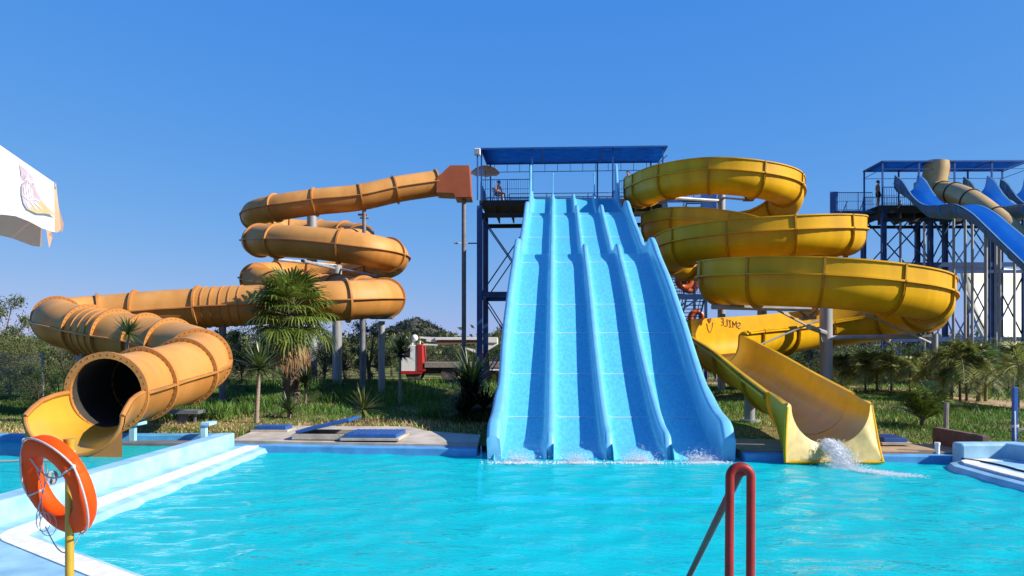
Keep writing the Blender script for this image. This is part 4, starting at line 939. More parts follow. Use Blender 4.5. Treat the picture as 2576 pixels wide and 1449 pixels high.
# ------------------------------------------------------------------ people
def person(loc, rz, J, skin, label, shorts=None, top=None, rad=1.0, group=None):
    """J: joint positions in metres (local).  One continuous skinned body; hair and clothes are children."""
    t = E('person', loc, rz, label, 'person', group)
    names = ['pelvis', 'waist', 'chest', 'neck', 'chin', 'head', 'crown']
    rr = {'pelvis': (.15, .11), 'waist': (.125, .095), 'chest': (.155, .11), 'neck': (.055, .055), 'chin': (.07, .08), 'head': (.085, .1), 'crown': (.05, .06)}
    vs = [J[n_] for n_ in names]; rad_ = [rr[n_] for n_ in names]; ed = [(i, i + 1) for i in range(6)]
    idx = {n_: i for i, n_ in enumerate(names)}
    def addv(p, r_, par): vs.append(tuple(p)); rad_.append((r_, r_)); ed.append((par, len(vs) - 1)); return len(vs) - 1
    hd = Vector(J['head']); fwd = Vector(J.get('face', (0, -1, 0))).normalized()
    addv(hd + fwd * .115, .018, idx['head'])                                   # nose
    for sd in ('l', 'r'):
        a = addv(J[sd + 'sh'], .062, idx['chest']); a = addv(J[sd + 'el'], .045, a); a = addv(J[sd + 'wr'], .03, a)
        d = (Vector(J[sd + 'wr']) - Vector(J[sd + 'el'])).normalized(); q = d.cross(Vector((0, 0, 1)))
        q = q.normalized() if q.length > .1 else Vector((1, 0, 0))
        wv = Vector(J[sd + 'wr']); pm = addv(wv + d * .07, .032, a)
        for k, (off, ln) in enumerate(((-.03, .075), (-.01, .09), (.012, .085), (.033, .065))):
            f1 = addv(wv + d * (.07 + ln * .6) + q * off, .009, pm); addv(wv + d * (.07 + ln) + q * off + Vector((0, 0, -.015)), .008, f1)
        addv(wv + d * .075 + q * -.065, .01, a)                                # thumb
        a = addv(J[sd + 'hp'], .092, idx['pelvis']); a = addv(J[sd + 'kn'], .062, a); a = addv(J[sd + 'an'], .04, a); addv(J[sd + 'to'], .034, a)
    me = bpy.data.meshes.new('body'); me.from_pydata([tuple(v) for v in vs], ed, []); me.materials.append(skin)
    o = bpy.data.objects.new('body', me); COL.objects.link(o); o.parent = t
    md = o.modifiers.new('skin', 'SKIN'); md.use_smooth_shade = True
    for i, v in enumerate(me.skin_vertices[0].data): v.radius = rad_[i]; v.use_root = (i == 0)
    ss = o.modifiers.new('sub', 'SUBSURF'); ss.levels = 1; ss.render_levels = 1
    mb = MB(); mb.ball(hd + Vector((0, 0, .055)) - fwd * .03, (.1, .115, .1), 10); mb.build('hair', M['hair'], t, smooth=60)
    mb = MB(); q = fwd.cross(Vector((0, 0, 1))).normalized()
    for sg in (-1, 1): mb.ball(hd + fwd * .09 + q * sg * .033 + Vector((0, 0, .012)), .013, 6)
    mb.build('eyes', M['eye'], t)
    if shorts:
        mb = MB(); pv = Vector(J['pelvis']); mb.ball(pv, (.19, .15, .14), 12)
        for sd in ('l', 'r'):
            h_, k_ = Vector(J[sd + 'hp']), Vector(J[sd + 'kn']); mb.tube([h_ + (pv - h_) * .2, h_, h_.lerp(k_, .55)], [.12, .118, .10], 10)
        mb.build('shorts', shorts, t, smooth=60)
    if top:
        mb = MB(); mb.tube([Vector(J['waist']) - Vector((0, 0, .06)), J['waist'], J['chest'], Vector(J['chest']).lerp(Vector(J['neck']), .55)], [.15, .15, .18, .10], 12); mb.build('shirt', top, t, smooth=60)
    return t
STAND = dict(pelvis=(0, 0, .95), waist=(0, 0, 1.12), chest=(0, 0, 1.33), neck=(0, -.01, 1.5), chin=(0, -.03, 1.56), head=(0, -.03, 1.64), crown=(0, -.02, 1.73),
    lsh=(-.19, 0, 1.42), lel=(-.25, .02, 1.14), lwr=(-.24, -.06, .9), rsh=(.19, 0, 1.42), rel=(.25, .02, 1.14), rwr=(.24, -.06, .9),
    lhp=(-.1, 0, .9), lkn=(-.11, -.02, .5), lan=(-.11, .02, .09), lto=(-.12, -.15, .04), rhp=(.1, 0, .9), rkn=(.11, -.02, .5), ran=(.11, .02, .09), rto=(.12, -.15, .04))
SIT = dict(STAND, pelvis=(0, .05, .5), waist=(0, .06, .66), chest=(0, .02, .88), neck=(0, -.04, 1.05), chin=(0, -.08, 1.1), head=(0, -.09, 1.18), crown=(0, -.07, 1.27),
    lsh=(-.2, .0, .97), lel=(-.27, -.05, .72), lwr=(-.14, -.25, .6), rsh=(.2, 0, .97), rel=(.27, -.05, .72), rwr=(.14, -.25, .6),
    lhp=(-.1, 0, .49), lkn=(-.16, -.42, .5), lan=(-.16, -.44, .09), lto=(-.17, -.6, .05), rhp=(.1, 0, .49), rkn=(.12, -.42, .52), ran=(.1, -.5, .1), rto=(.1, -.66, .06))
LEAN = dict(STAND, lel=(-.3, -.1, 1.2), lwr=(-.12, -.3, 1.12), rel=(.3, -.1, 1.2), rwr=(.15, -.3, 1.1), chest=(0, -.08, 1.32), neck=(0, -.14, 1.48), chin=(0, -.18, 1.53), head=(0, -.19, 1.61), crown=(0, -.18, 1.7), lsh=(-.19, -.08, 1.41), rsh=(.19, -.08, 1.41))
CARRY = dict(STAND, lel=(-.34, -.05, 1.3), lwr=(-.45, -.1, 1.52), rel=(.3, -.05, 1.5), rwr=(.15, -.1, 1.75), rkn=(.13, -.16, .56), ran=(.12, -.1, .2), rto=(.12, -.26, .16))
cp = tw(-4.55, V0 + .75, DZ)
def plastic_chair(loc, rz, label):
    t = E('plastic_chair', loc, rz, label, 'chair')
    mb = MB(); mb.box((0, -.02, .42), (.46, .46, .04)); mb.build('seat', M['chair'], t, bevel=.015)
    mb = MB()
    for k in range(5): mb.bar((-.16 + .08 * k, .2, .45), (-.17 + .085 * k, .30, .88), .045, .02)
    mb.bar((-.22, .3, .88), (.22, .3, .88), .03, .07); mb.build('backrest', M['chair'], t)
    for sx in (-1, 1):
        for sy in (-1, 1):
            mb = MB(); mb.bar((sx * .24, sy * .24, 0), (sx * .2, sy * .19, .42), .045, .045); mb.build('leg', M['chair'], t)
        mb = MB(); mb.bar((sx * .25, -.2, .62), (sx * .25, .26, .66), .06, .03); mb.bar((sx * .24, -.2, .42), (sx * .25, -.2, .62), .04, .04); mb.build('armrest', M['chair'], t)
    return t
plastic_chair(cp, YAW + .9, 'white plastic armchair on the central tower deck under a seated man')
person(cp, YAW + .9, SIT, M['skin'], 'tanned man in dark shorts sitting on the white plastic chair on the tower deck', M['cloth_dark'])
person(tw(3.35, V0 + .5, DZ), YAW - .5, LEAN, M['skin'], 'person in pale shorts leaning forward at the top of the yellow slide', M['cloth_pale'])
rloc = rt.matrix_basis @ Vector((-.15, .9, DZ2))
person((23.75, 51.6, DZ2), R(40), STAND, M['skin'], 'person in dark shorts standing by the railing of the right tower', M['cloth_dark'])
def tubes(loc, rz, label, n=2, tilt=.0):
    t = E('swim_tube', loc, rz, label, 'swim tube', 'orange swim tubes on the tower stairs')
    for k in range(n):
        mb = MB(); rows = []
        for a in np.linspace(0, 2 * math.pi, 29):
            c = Vector((.40 * math.cos(a), 0, .40 * math.sin(a))); rows.append([c + Vector((.19 * math.cos(a) * math.cos(b), .19 * math.sin(b), .19 * math.sin(a) * math.cos(b))) + Vector((.78 * k * .6, .30 * k, -.16 * k)) for b in np.linspace(0, 2 * math.pi, 13)])
        mb.grid(rows); mb.build('ring', M['tube_orange'], t, smooth=60)
    mb = MB()
    for a in (.6, 2.4, 4.4): mb.tube([(.4 * math.cos(a), -.19, .4 * math.sin(a)), (.4 * math.cos(a) - .05, -.24, .4 * math.sin(a)), (.4 * math.cos(a) - .1, -.19, .4 * math.sin(a))], .02, 6)
    mb.build('handle', M['cloth_dark'], t)
    return t
pz = tw(7.75, V0 + .35, 5.6); 
person(pz, YAW + 2.6, CARRY, M['skin_red'], 'sunburnt person climbing the stairs under a big orange double swim tube', M['skin_red'])
tubes(P(1722, 706, pz.y - .4), .2, 'orange double swim tube carried up the upper stair flight')
pz = tw(6.8, V0 + 2.2, 3.6); person(P(1737, 825, 52.0) + Vector((0, 0, -1.0)), 2.9, CARRY, M['skin_red'], 'person half hidden behind the lower stair treads carrying an orange tube', M['cloth_dark'])
tubes(P(1752, 800, 51.4), .1, 'orange swim tube seen through the treads of the lower stair flight', 1)

# ------------------------------------------------------------------ boom truck
TZ = 58.5; tk = E('boom_truck', (-5.5, TZ, .09), 0, 'red and white flatbed truck with a folded white boom parked in the grass', 'truck')
def tp(px, py, dy=0): v = P(px, py, TZ); return Vector((v.x, TZ + dy, v.z))
TD = 2.5
def slab(mb, pts, y0, y1, mi=0):
    a = [Vector((p.x, y0, p.z)) for p in pts]; b = [Vector((p.x, y1, p.z)) for p in pts]; n = len(a)
    mb.add(a + b, [tuple(range(n)), tuple(range(2 * n - 1, n - 1, -1))] + [(i, n + i, n + (i + 1) % n, (i + 1) % n) for i in range(n)], mi)
def tsh(name, m_, polys, y0=58.5, y1=58.5 + TD, bevel=0):
    mb = MB()
    for pl in polys: slab(mb, [tp(*p) for p in pl], y0, y1)
    return local(mb.build(name, m_, tk, bevel=bevel), tk)
tsh('cab', M['white'], [[(1008, 935), (1008, 905), (1018, 880), (1032, 868), (1048, 868), (1052, 935)]], bevel=.05)
tsh('cab_window', M['chute_black'], [[(1013, 898), (1022, 882), (1032, 874), (1032, 898)]], 58.485, 58.53)
tsh('cab_rear_frame', M['red'], [[(1049, 935), (1049, 866), (1062, 866), (1064, 918), (1072, 932), (1066, 936)]], 58.45, 58.5 + TD + .05, .03)
tsh('cab_sill', M['red'], [[(1004, 942), (1004, 933), (1062, 933), (1062, 940)]], 58.45)
tsh('flatbed', M['greywood'], [[(1068, 925), (1068, 911), (1264, 911), (1264, 925)]], 58.4, 58.5 + TD + .1, .02)
tsh('chassis', M['dark'], [[(1050, 941), (1050, 926), (1262, 926), (1262, 936)]], 58.8, 58.5 + TD - .3)
for px in (1128, 1040, 1215):
    for y_ in (58.55, 58.5 + TD - .35):
        c = tp(px, 940) ; mb = MB(); c.y = y_
        rows = [[Vector((c.x + r_ * math.cos(a), c.y + dy, c.z + r_ * math.sin(a))) for a in np.linspace(0, 2 * math.pi, 25)[:-1]] for r_, dy in ((.2, .03), (.28, 0), (.54, 0), (.58, .05), (.58, .26), (.54, .3), (.2, .3))]
        mb.grid(rows, 0, True, True); o = local(mb.build('wheel', M['tyre'], tk, smooth=40), tk)
        mb = MB(); mb.tube([c + Vector((0, -.02, 0)), c + Vector((0, .06, 0))], .2, 12); h = mb.build('hub', M['greywood'], o); h.matrix_parent_inverse = o.matrix_parent_inverse.copy()
tsh('mudguard', M['dark'], [[(1100, 928), (1110, 922), (1146, 922), (1158, 940), (1154, 942), (1143, 928)]], 58.5, 59.)
tsh('turret', M['red'], [[(1208, 912), (1210, 888), (1226, 888), (1222, 912)]], 59.1, 60.3, .02)
tsh('boom_arm', M['white'], [[(1205, 884), (1205, 872), (1240, 850), (1252, 850), (1252, 866), (1226, 882), (1226, 889), (1206, 889)]], 59.3, 60., .02)
tsh('boom', M['white'], [[(1092, 855), (1092, 848), (1251, 848), (1251, 862), (1228, 862), (1220, 855)]], 59.2, 59.9, .02)
tsh('boom_underside', M['rust'], [[(1096, 866), (1096, 855.4), (1214, 855.4), (1222, 863)]], 59.3, 59.8)
tsh('boom_tip', M['white'], [[(1054, 850), (1054, 846), (1091, 848), (1091, 856)], [(1070, 858), (1070, 853), (1091, 856), (1091, 861)], [(1062, 868), (1062, 864), (1098, 866), (1098, 869)]], 59.3, 59.7)
tsh('hydraulic_ram', M['white'], [[(1170, 874), (1190, 878), (1206, 886), (1204, 890), (1186, 884), (1170, 877)]], 59.4, 59.7)
mb = MB(); c = tp(1041, 850, .5); mb.ball(c, (.26, .3, .26), 12); mb.tube([c + Vector((-.15, 0, 0)), c + Vector((-.15, 0, -.9))], .05, 8); mb.tube([c + Vector((.4, 0, -.2)), c + Vector((.4, 0, -.9))], .05, 8); local(mb.build('boom_head', M['white'], tk, smooth=50), tk)
tsh('outrigger_frame', M['white'], [[(1206, 931), (1206, 927), (1218, 927), (1218, 945), (1215, 945), (1215, 931)], [(1232, 932), (1232, 928), (1256, 928), (1256, 932)]], 58.35, 58.45)
t = E('timber_post', G(1224, 962), 0, 'dark timber post standing beside the truck next to the blue lanes', 'post')
mb = MB(); mb.box((0, 0, .55), (.3, .2, 1.5)); mb.build('post', M['bark'], t, bevel=.02)
t = E('yellow_barrow', G(1243, 966), 0, 'low brown cart with a yellow shield plate beside the blue lanes', 'cart')
mb = MB(); mb.box((0, 0, .38), (1.0, .5, .45)); mb.build('tub', M['palm_dry'], t, bevel=.05)
mb = MB(); mb.add([(-.12, -.27, .5), (.1, -.27, .52), (.14, -.27, .3), (.02, -.27, .12), (-.1, -.27, .3)], [(0, 1, 2, 3, 4)]); o = mb.build('shield_plate', mat('bright_yellow_plate', (.8, .6, .01), .4), t); o.modifiers.new('s', 'SOLIDIFY').thickness = .02
for sx in (-1, 1):
    mb = MB(); mb.box((sx * .35, 0, .05), (.07, .4, .35)); mb.build('leg', M['dark'], t)

# ------------------------------------------------------------------ near objects: lifebuoy, post, hand rail, parasol
pc = Vector((P(175, 1115, 6.2).x, 6.2, 0))
ptop = P(175, 1117, 6.2).z
t = E('yellow_pole', (pc.x, pc.y, .14), 0, 'yellow painted steel pole holding the orange lifebuoy beside the pool', 'pole')
mb = MB(); mb.tube([(0, 0, 0), (0, 0, ptop - .22)], .032, 16); mb.build('shaft', M['pole_yellow'], t, smooth=40)
mb = MB(); mb.tube([(0, 0, ptop - .22), (0, 0, ptop - .16)], .04, 16); mb.tube([(0, 0, ptop - .16), (0, 0, ptop - .10)], [.034, .046], 12); mb.build('cap', M['pole_yellow'], t, smooth=40)
mb = MB(); mb.tube([(.036 * math.cos(a), .036 * math.sin(a), ptop - .20 + .012 * math.sin(a)) for a in np.linspace(0, 6.28, 14)], .008, 6); mb.build('twine', M['rope'], t)
th, pt = R(31), R(18)
ex = Vector((math.cos(th), -math.sin(th), 0)); n0 = Vector((-math.sin(th), -math.cos(th), 0)); ew = Vector((0, 0, 1)) * math.cos(pt) + n0 * math.sin(pt); en = n0 * math.cos(pt) - Vector((0, 0, 1)) * math.sin(pt)
bc = P(145, 1219, 6.22)
lb = E('lifebuoy', bc, 0, 'orange lifebuoy ring with white grab rope hanging on the yellow pole', 'lifebuoy')
RB, rb1, rb2 = .298, .076, .066
mb = MB(); rows = []
for a in np.linspace(0, 2 * math.pi, 65)[:-1]:
    d = ex * math.cos(a) + ew * math.sin(a); row = []
    for b in np.linspace(0, 2 * math.pi, 21)[:-1]:
        cb, sb = math.cos(b), math.sin(b); p_ = 2 / 2.6
        row.append(d * (RB + rb1 * abs(cb) ** p_ * (1 if cb > 0 else -1)) + en * rb2 * abs(sb) ** p_ * (1 if sb > 0 else -1))
    rows.append(row)
rows.append(rows[0]); mb.grid(rows, 0, True); mb.build('ring', M['lifebuoy'], lb, smooth=60)
for k in range(4):                                        # raised rope pads
    a0 = R(28 + 90 * k); mb = MB(); rows = []
    for a in np.linspace(a0 - .17, a0 + .17, 7):
        d = ex * math.cos(a) + ew * math.sin(a); e = .012 if abs(a - a0) < .14 else .0
        rows.append([d * (RB + (rb1 + e) * math.cos(b) * .98) + en * (rb2 + e) * math.sin(b) * .9 for b in np.linspace(-1.15, 1.15, 9)])
    mb.grid(rows); mb.build('rope_pad', M['lifebuoy'], lb, smooth=50)
mb = MB()
for k in (0, 1, 3):
    a0, a1 = R(28 + 90 * k), R(28 + 90 * (k + 1)); pts = []
    for q in np.linspace(0, 1, 15):
        a = a0 + (a1 - a0) * q; d = ex * math.cos(a) + ew * math.sin(a)
        rr_ = RB + rb1 + .016 - (.0 if k != 1 else .10 * math.sin(math.pi * q)); pts.append(d * rr_ + en * (.03 + (.05 if k == 1 else .012) * math.sin(math.pi * q)) + Vector((0, 0, -.025 * math.sin(math.pi * q))))
    mb.tube(pts, .0075, 7)
    d = ex * math.cos(a0) + ew * math.sin(a0); mb.ball(d * (RB + rb1 + .014) + en * .03, .017, 7)
mb.tube([ex * (RB * math.cos(a)) * .0 + (ex * math.cos(R(28)) + ew * math.sin(R(28))) * (RB + rb1 * 1.03 * math.cos(b)) + en * (rb2 * 1.12 * math.sin(b)) for a, b in [(0, x) for x in np.linspace(.2, 3.4, 14)]], .0075, 7)
mb.tube([(ex * math.cos(R(195)) + ew * math.sin(R(195))) * (RB + rb1 * 1.03 * math.cos(b)) + en * (rb2 * 1.12 * math.sin(b)) for b in np.linspace(.2, 3.2, 14)], .0075, 7)
q0 = (ex * math.cos(R(28)) + ew * math.sin(R(28))) * (RB - rb1) + en * .03; q1 = (ex * math.cos(R(118)) + ew * math.sin(R(118))) * (RB - rb1 * .6) + en * .06
mb.tube([q0.lerp(q1, s) + Vector((0, 0, -.07 * math.sin(math.pi * s))) for s in np.linspace(0, 1, 12)], .006, 6)
mb.build('grab_rope', M['rope'], lb, smooth=60)
mb = MB(); r2 = random.Random(3); hang = ew * .20 + en * .02 + ex * -.05
for k in range(3):
    mb.tube([hang * 1.0 + Vector((.012 * k - .02, .01 * k, 0)) + Vector((.02 * math.sin(s * 5 + k), 0, -.13 - .30 * s)) for s in np.linspace(-.3, 1, 14)], .0035, 5)
cc = Vector((-.035, -.02, .0))
for k in range(5): mb.tube([cc + Vector((.022 * math.cos(a) + .003 * k, .01 * math.sin(a * 2) + .004 * k, .045 * math.sin(a) + .05)) for a in np.linspace(0, 6.28, 18)], .0035, 5)
mb.tube([Vector((-.05 + .27 * s - .05, .02, -.30 - .20 * math.sin(math.pi * min(1, s * .95)) + .02 * s)) for s in np.linspace(0, 1.0, 18)], .0045, 5)
for k in range(2): mb.tube([Vector((-.12 + .035 * k + (.05 + .01 * k) * math.cos(a), .03, -.27 - .02 * k + (.07 + .012 * k) * math.sin(a))) for a in np.linspace(0, 6.28, 20)], .0028, 5)
mb.build('hanging_cord', M['cord'], lb); lb.scale = (1.1, 1.1, 1.1)
mb = MB(); mb.tube([P(-160, 1163, 13), P(-40, 1162, 12.8), P(62, 1159, 12.6), P(190, 1160, 12.3)], .022, 6)
T(mb.build('float_line', M['rope']), 'pale float line stretched across the left splash pool', 'rope')
hr_ = E('pool_handrail', (1.25, 4.7, .14), 0, 'dark red tubular pool handrail with a narrow looped top at the near edge', 'handrail')
xL, xR, zT, rr_ = P(1836, 0, 4.7).x, P(1889, 0, 4.7).x, P(0, 1163, 4.7).z - .025, .0262
cxm, rad_ = (xL + xR) / 2, (xR - xL) / 2
mb = MB(); mb.tube([(xL - .02, 4.66, .0)] + [(xL - .02 + .02 * s, 4.66 + .04 * s, .14 + (zT - rad_ - .14) * s) for s in np.linspace(0, 1, 6)] + [(cxm - rad_ * math.cos(a), 4.7, zT - rad_ + rad_ * math.sin(a)) for a in np.linspace(.15, math.pi - .15, 14)] + [(xR - .018 * s, 4.7 - .04 * s, zT - rad_ - (zT - rad_ - .14) * s) for s in np.linspace(0, 1, 6)], rr_, 14)
local(mb.build('looped_upright', M['rail_red'], hr_, smooth=50), hr_)
mb = MB(); a = Vector((xL + .075, 4.75, zT - .045)); b = Vector((P(1728, 1460, 7.6).x, 7.6, P(0, 1460, 7.6).z)); mb.tube([a + Vector((.04, -.03, .02)), a, a.lerp(b, .5), b, b + Vector((-.05, .2, -.4))], .026, 14)
local(mb.build('sloping_rail', M['rail_red'], hr_, smooth=50), hr_)
um = E('market_parasol', (-4.4, 5.5, .14), 0, 'large white square market parasol with a leaf shaped print at the left edge', 'parasol')
C0, C3 = Vector((-2.88, 5.0, 3.26)), Vector((-4.05, 6.85, 3.26)); sd = C3 - C0; pr_ = Vector((-sd.y, sd.x, 0)); C1 = C0 + pr_ ; C2 = C3 + pr_
apx = (C0 + C2) / 2 + Vector((0, 0, .98)); C3 = C3 + Vector((0, 0, .15)); C2 = C2 + Vector((0, 0, .15)); corners = [C0, C3, C2, C1]
def lrp(a, b, s): return a + (b - a) * s
for i in range(4):
    a, b = corners[i], corners[(i + 1) % 4]; mb = MB(); rows = []
    for s in np.linspace(0, 1, 9):
        rows.append([lrp(lrp(a, apx, s), lrp(b, apx, s), q) + Vector((0, 0, -.05 * math.sin(math.pi * q) * (1 - s))) for q in np.linspace(0, 1, 9)])
    mb.grid(rows); o = local(mb.build('canopy_panel', [M['fabric_in'], M['fabric']], um, smooth=40), um); md = o.modifiers.new('lining', 'SOLIDIFY'); md.thickness = .006; md.offset = -1; md.material_offset = 1; md.use_rim = False
    out = ((a + b) / 2 - (C0 + C2) / 2).normalized(); mb = MB(); rows = []
    for q in np.linspace(0, 1, 33):
        p0 = lrp(a, b, q) + Vector((0, 0, .008 - .05 * math.sin(math.pi * q))) + out * .01; wv = .03 * math.sin(q * 9 + i * 2) ; ed = .09 * (math.exp(-(q * 14) ** 2) + math.exp(-((1 - q) * 14) ** 2))
        rows.append([p0 + out * (s * (.03 + wv)) + Vector((0, 0, -s * (.22 + ed + .012 * math.sin(q * 26)))) for s in np.linspace(0, 1, 6)])
    mb.grid(rows); local(mb.build('valance', M['fabric_in' if i in (0, 1) else 'fabric'], um, smooth=60), um)
mb = MB(); mb.tube([(0, 0, 0), (0, 0, apx.z - .14)], .035, 12); mb.tube([(0, 0, apx.z - .2), (0, 0, apx.z + .05)], [.05, .02], 10); mb.build('mast', M['greywood'], um, smooth=40)
mb = MB()
for c_ in corners: mb.tube([apx + Vector((0, 0, -.1)), c_ + Vector((0, 0, -.03))], .014, 8)
local(mb.build('rib', M['greywood'], um), um)
# printed leaf mark on the near-left panel and valance (lies on the cloth, 4 mm proud)
nrm = (C1 - C0).cross(apx - C0).normalized()
if nrm.y > 0: nrm = -nrm
vn = Vector((-(C1 - C0).y, (C1 - C0).x, 0)).normalized()
if vn.y > 0: vn = -vn
cp_ = Vector((0, 0, EYE))
def onto(px, py):
    d = P(px, py, 1.0) - cp_
    k1 = (C0 - cp_).dot(nrm) / d.dot(nrm); p1 = cp_ + d * k1
    k2 = (C0 - cp_).dot(vn) / d.dot(vn); p2 = cp_ + d * k2
    q_ = ((p2 - C1).dot(C0 - C1)) / (C0 - C1).length_squared; s_ = max(0, min(1, (3.26 - p2.z) / .25))
    return (p1 + nrm * .006) if p1.z > 3.25 else (p2 + vn * (.018 + s_ * (.034 + .03 * math.sin(q_ * 9 + 6))))
Lf = [(49, 418), (53, 440), (54, 470), (54, 492), (59, 515), (68, 530), (92, 541), (115, 541), (139, 546)]; Rt = [(50, 417), (64, 428), (83, 447), (86, 465), (93, 488), (105, 508), (116, 522), (128, 534), (140, 546)]
mb = MB(); rows = []
for (a, b) in zip(Lf, Rt): rows.append([onto(a[0] + (b[0] - a[0]) * q, a[1] + (b[1] - a[1]) * q) for q in np.linspace(0, 1, 7)])
fine = []
for r0_, r1_ in zip(rows[:-1], rows[1:]):
    for s in (0, .5): fine.append([x.lerp(y, s) for x, y in zip(r0_, r1_)])
fine.append(rows[-1]); mb.grid(fine[:11]); mb.grid(fine[10:], 1)
local(mb.build('leaf_print', [M['print_lilac'], M['print_tan']], um), um)
mb = MB()
for ln in ([(60, 470), (64, 500)], [(66, 468), (70, 502)], [(72, 470), (76, 504)], [(78, 478), (81, 502)], [(58, 495), (70, 506), (84, 504), (98, 510)], [(66, 512), (72, 528)], [(76, 510), (92, 532)], [(86, 512), (104, 530)], [(62, 455), (70, 452)], [(68, 440), (74, 462)]):
    mb.tube([onto(*p) + vn * .001 for p in ln], .0035, 5)
local(mb.build('print_lettering', M['white'], um), um)
# ------------------------------------------------------------------ plants
def blades(dirs, L, wd, droop, segs=3, base=None, fold=.0):
    """curved tapering blades: arrays of unit directions, lengths, widths, droop"""
    n = len(dirs); V = []; Fc = []
    for i in range(n):
        d = Vector(dirs[i]).normalized(); h = Vector((d.x, d.y, 0)); b0 = Vector(base[i]) if base is not None else Vector((0, 0, 0))
        sd = d.cross(Vector((0, 0, 1))); sd = sd.normalized() if sd.length > .02 else Vector((1, 0, 0))
        o = len(V)
        for k in range(segs + 1):
            q = k / segs; p = b0 + d * (L[i] * q) + Vector((0, 0, -droop[i] * L[i] * q * q)); w_ = wd[i] * (.55 + 1.2 * q if q < .35 else (1 - q) * 1.5) * .5
            w_ = max(w_, .002)
            V += [p - sd * w_, p + sd * w_]
        for k in range(segs): Fc.append((o + 2 * k, o + 2 * k + 1, o + 2 * k + 3, o + 2 * k + 2))
    return np.array([tuple(v) for v in V]), np.array(Fc)
def yucca_head(r, n, L, up=.25, spread=1.0):
    dirs = []; Ls = []; ws = []; dr = []
    for i in range(n):
        el = math.asin(min(1, max(-.75, r.uniform(-.55 * spread, 1)))); az = r.uniform(0, 6.283)
        dirs.append((math.cos(el) * math.cos(az), math.cos(el) * math.sin(az), math.sin(el) + up)); Ls.append(L * r.uniform(.7, 1.05)); ws.append(L * .085); dr.append(r.uniform(.0, .25))
    return blades(dirs, Ls, ws, dr)
def yucca(name, loc, heads, trunk_h, L, n, m_, label, cat='yucca', group=None, r_=.05, lean=.0, seed=1):
    r = random.Random(seed); t = E(name, loc, 0, label, cat, group)
    if trunk_h > .15:
        mb = MB(); mb.tube([(0, 0, -.1), (lean * .35, 0, trunk_h * .5), (lean, 0, trunk_h)], [r_ * 1.15, r_, r_ * .9], 9); mb.build('trunk', M['bark_pale'], t, smooth=50)
    for k in range(heads):
        Vv, Fc = yucca_head(r, n, L * (1 if k == 0 else r.uniform(.7, .95)))
        off = np.array((lean, 0, trunk_h)) if k == 0 else np.array((lean + r.uniform(-.5, .5) * L, r.uniform(-.3, .3) * L, max(0.05, trunk_h + r.uniform(-.6, .5) * L)))
        fast('leaf_rosette', Vv + off, Fc, M[m_], t)
    return t
def at(px, py): return G(px, py)
yucca('yucca', at(645, 1064), 1, 1.45, .95, 120, 'yucca', 'slender yucca with a pale ringed leaning trunk in front of the fan palm', lean=.1, r_=.055, seed=2)
p = P(322, 838, 21.0); yucca('yucca', (p.x - .1, p.y, .45), 1, p.z - .45, .68, 90, 'yucca', 'spiky yucca head on a thin stem in front of the orange tube', lean=.1, r_=.04, seed=3)
yucca('yucca', at(727, 1052), 1, .22, .75, 80, 'yucca', 'low bright green yucca in the grass below the fan palm', seed=4)
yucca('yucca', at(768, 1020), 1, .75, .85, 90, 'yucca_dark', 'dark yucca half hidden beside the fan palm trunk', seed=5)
yucca('yucca', at(914, 1064), 1, .38, .75, 75, 'yucca_yellow', 'yellow green spiky yucca rosette on the dry grass', seed=6)
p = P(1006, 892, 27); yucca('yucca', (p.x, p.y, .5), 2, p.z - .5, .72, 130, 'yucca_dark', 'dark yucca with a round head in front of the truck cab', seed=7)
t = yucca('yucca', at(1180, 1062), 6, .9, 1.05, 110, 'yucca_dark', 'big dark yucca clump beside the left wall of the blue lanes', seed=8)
Vv, Fc = yucca_head(random.Random(9), 60, 1.15, .9, .1); fast('leaf_rosette', Vv + np.array((.1, -.2, 1.05)), Fc, M['yucca'], t)
yucca('yucca', at(1762, 1010), 3, .35, .7, 70, 'yucca', 'small yucca by the right wall of the blue lanes below the white railing', seed=10)
# fan palm
def fan_leaf(r, base, d, size, nl=26, arc=4.0, droop=.3):
    d = Vector(d).normalized(); sd = d.cross(Vector((0, 0, 1))); sd = sd.normalized() if sd.length > .05 else Vector((1, 0, 0)); nr = sd.cross(d)
    V = []; Fc = []
    for k in range(nl):
        a = (k / (nl - 1) - .5) * arc; q = d * math.cos(a) + sd * math.sin(a); L = size * (1 - .28 * abs(a) / (arc / 2)) * r.uniform(.85, 1.05)
        s2 = q.cross(nr).normalized(); o = len(V); w_ = L * .036
        p1 = base + q * L * .5 + nr * .05 * L; p2 = base + q * L * .82 + Vector((0, 0, -droop * L * .18)); p3 = base + q * L * .98 + Vector((0, 0, -droop * L * .6 * r.uniform(.5, 1.3)))
        V += [base - s2 * .005, base + s2 * .005, p1 - s2 * w_, p1 + s2 * w_, p2 - s2 * w_ * .7, p2 + s2 * w_ * .7, p3 - s2 * .004, p3 + s2 * .004]
        Fc += [(o, o + 1, o + 3, o + 2), (o + 2, o + 3, o + 5, o + 4), (o + 4, o + 5, o + 7, o + 6)]
    return V, Fc
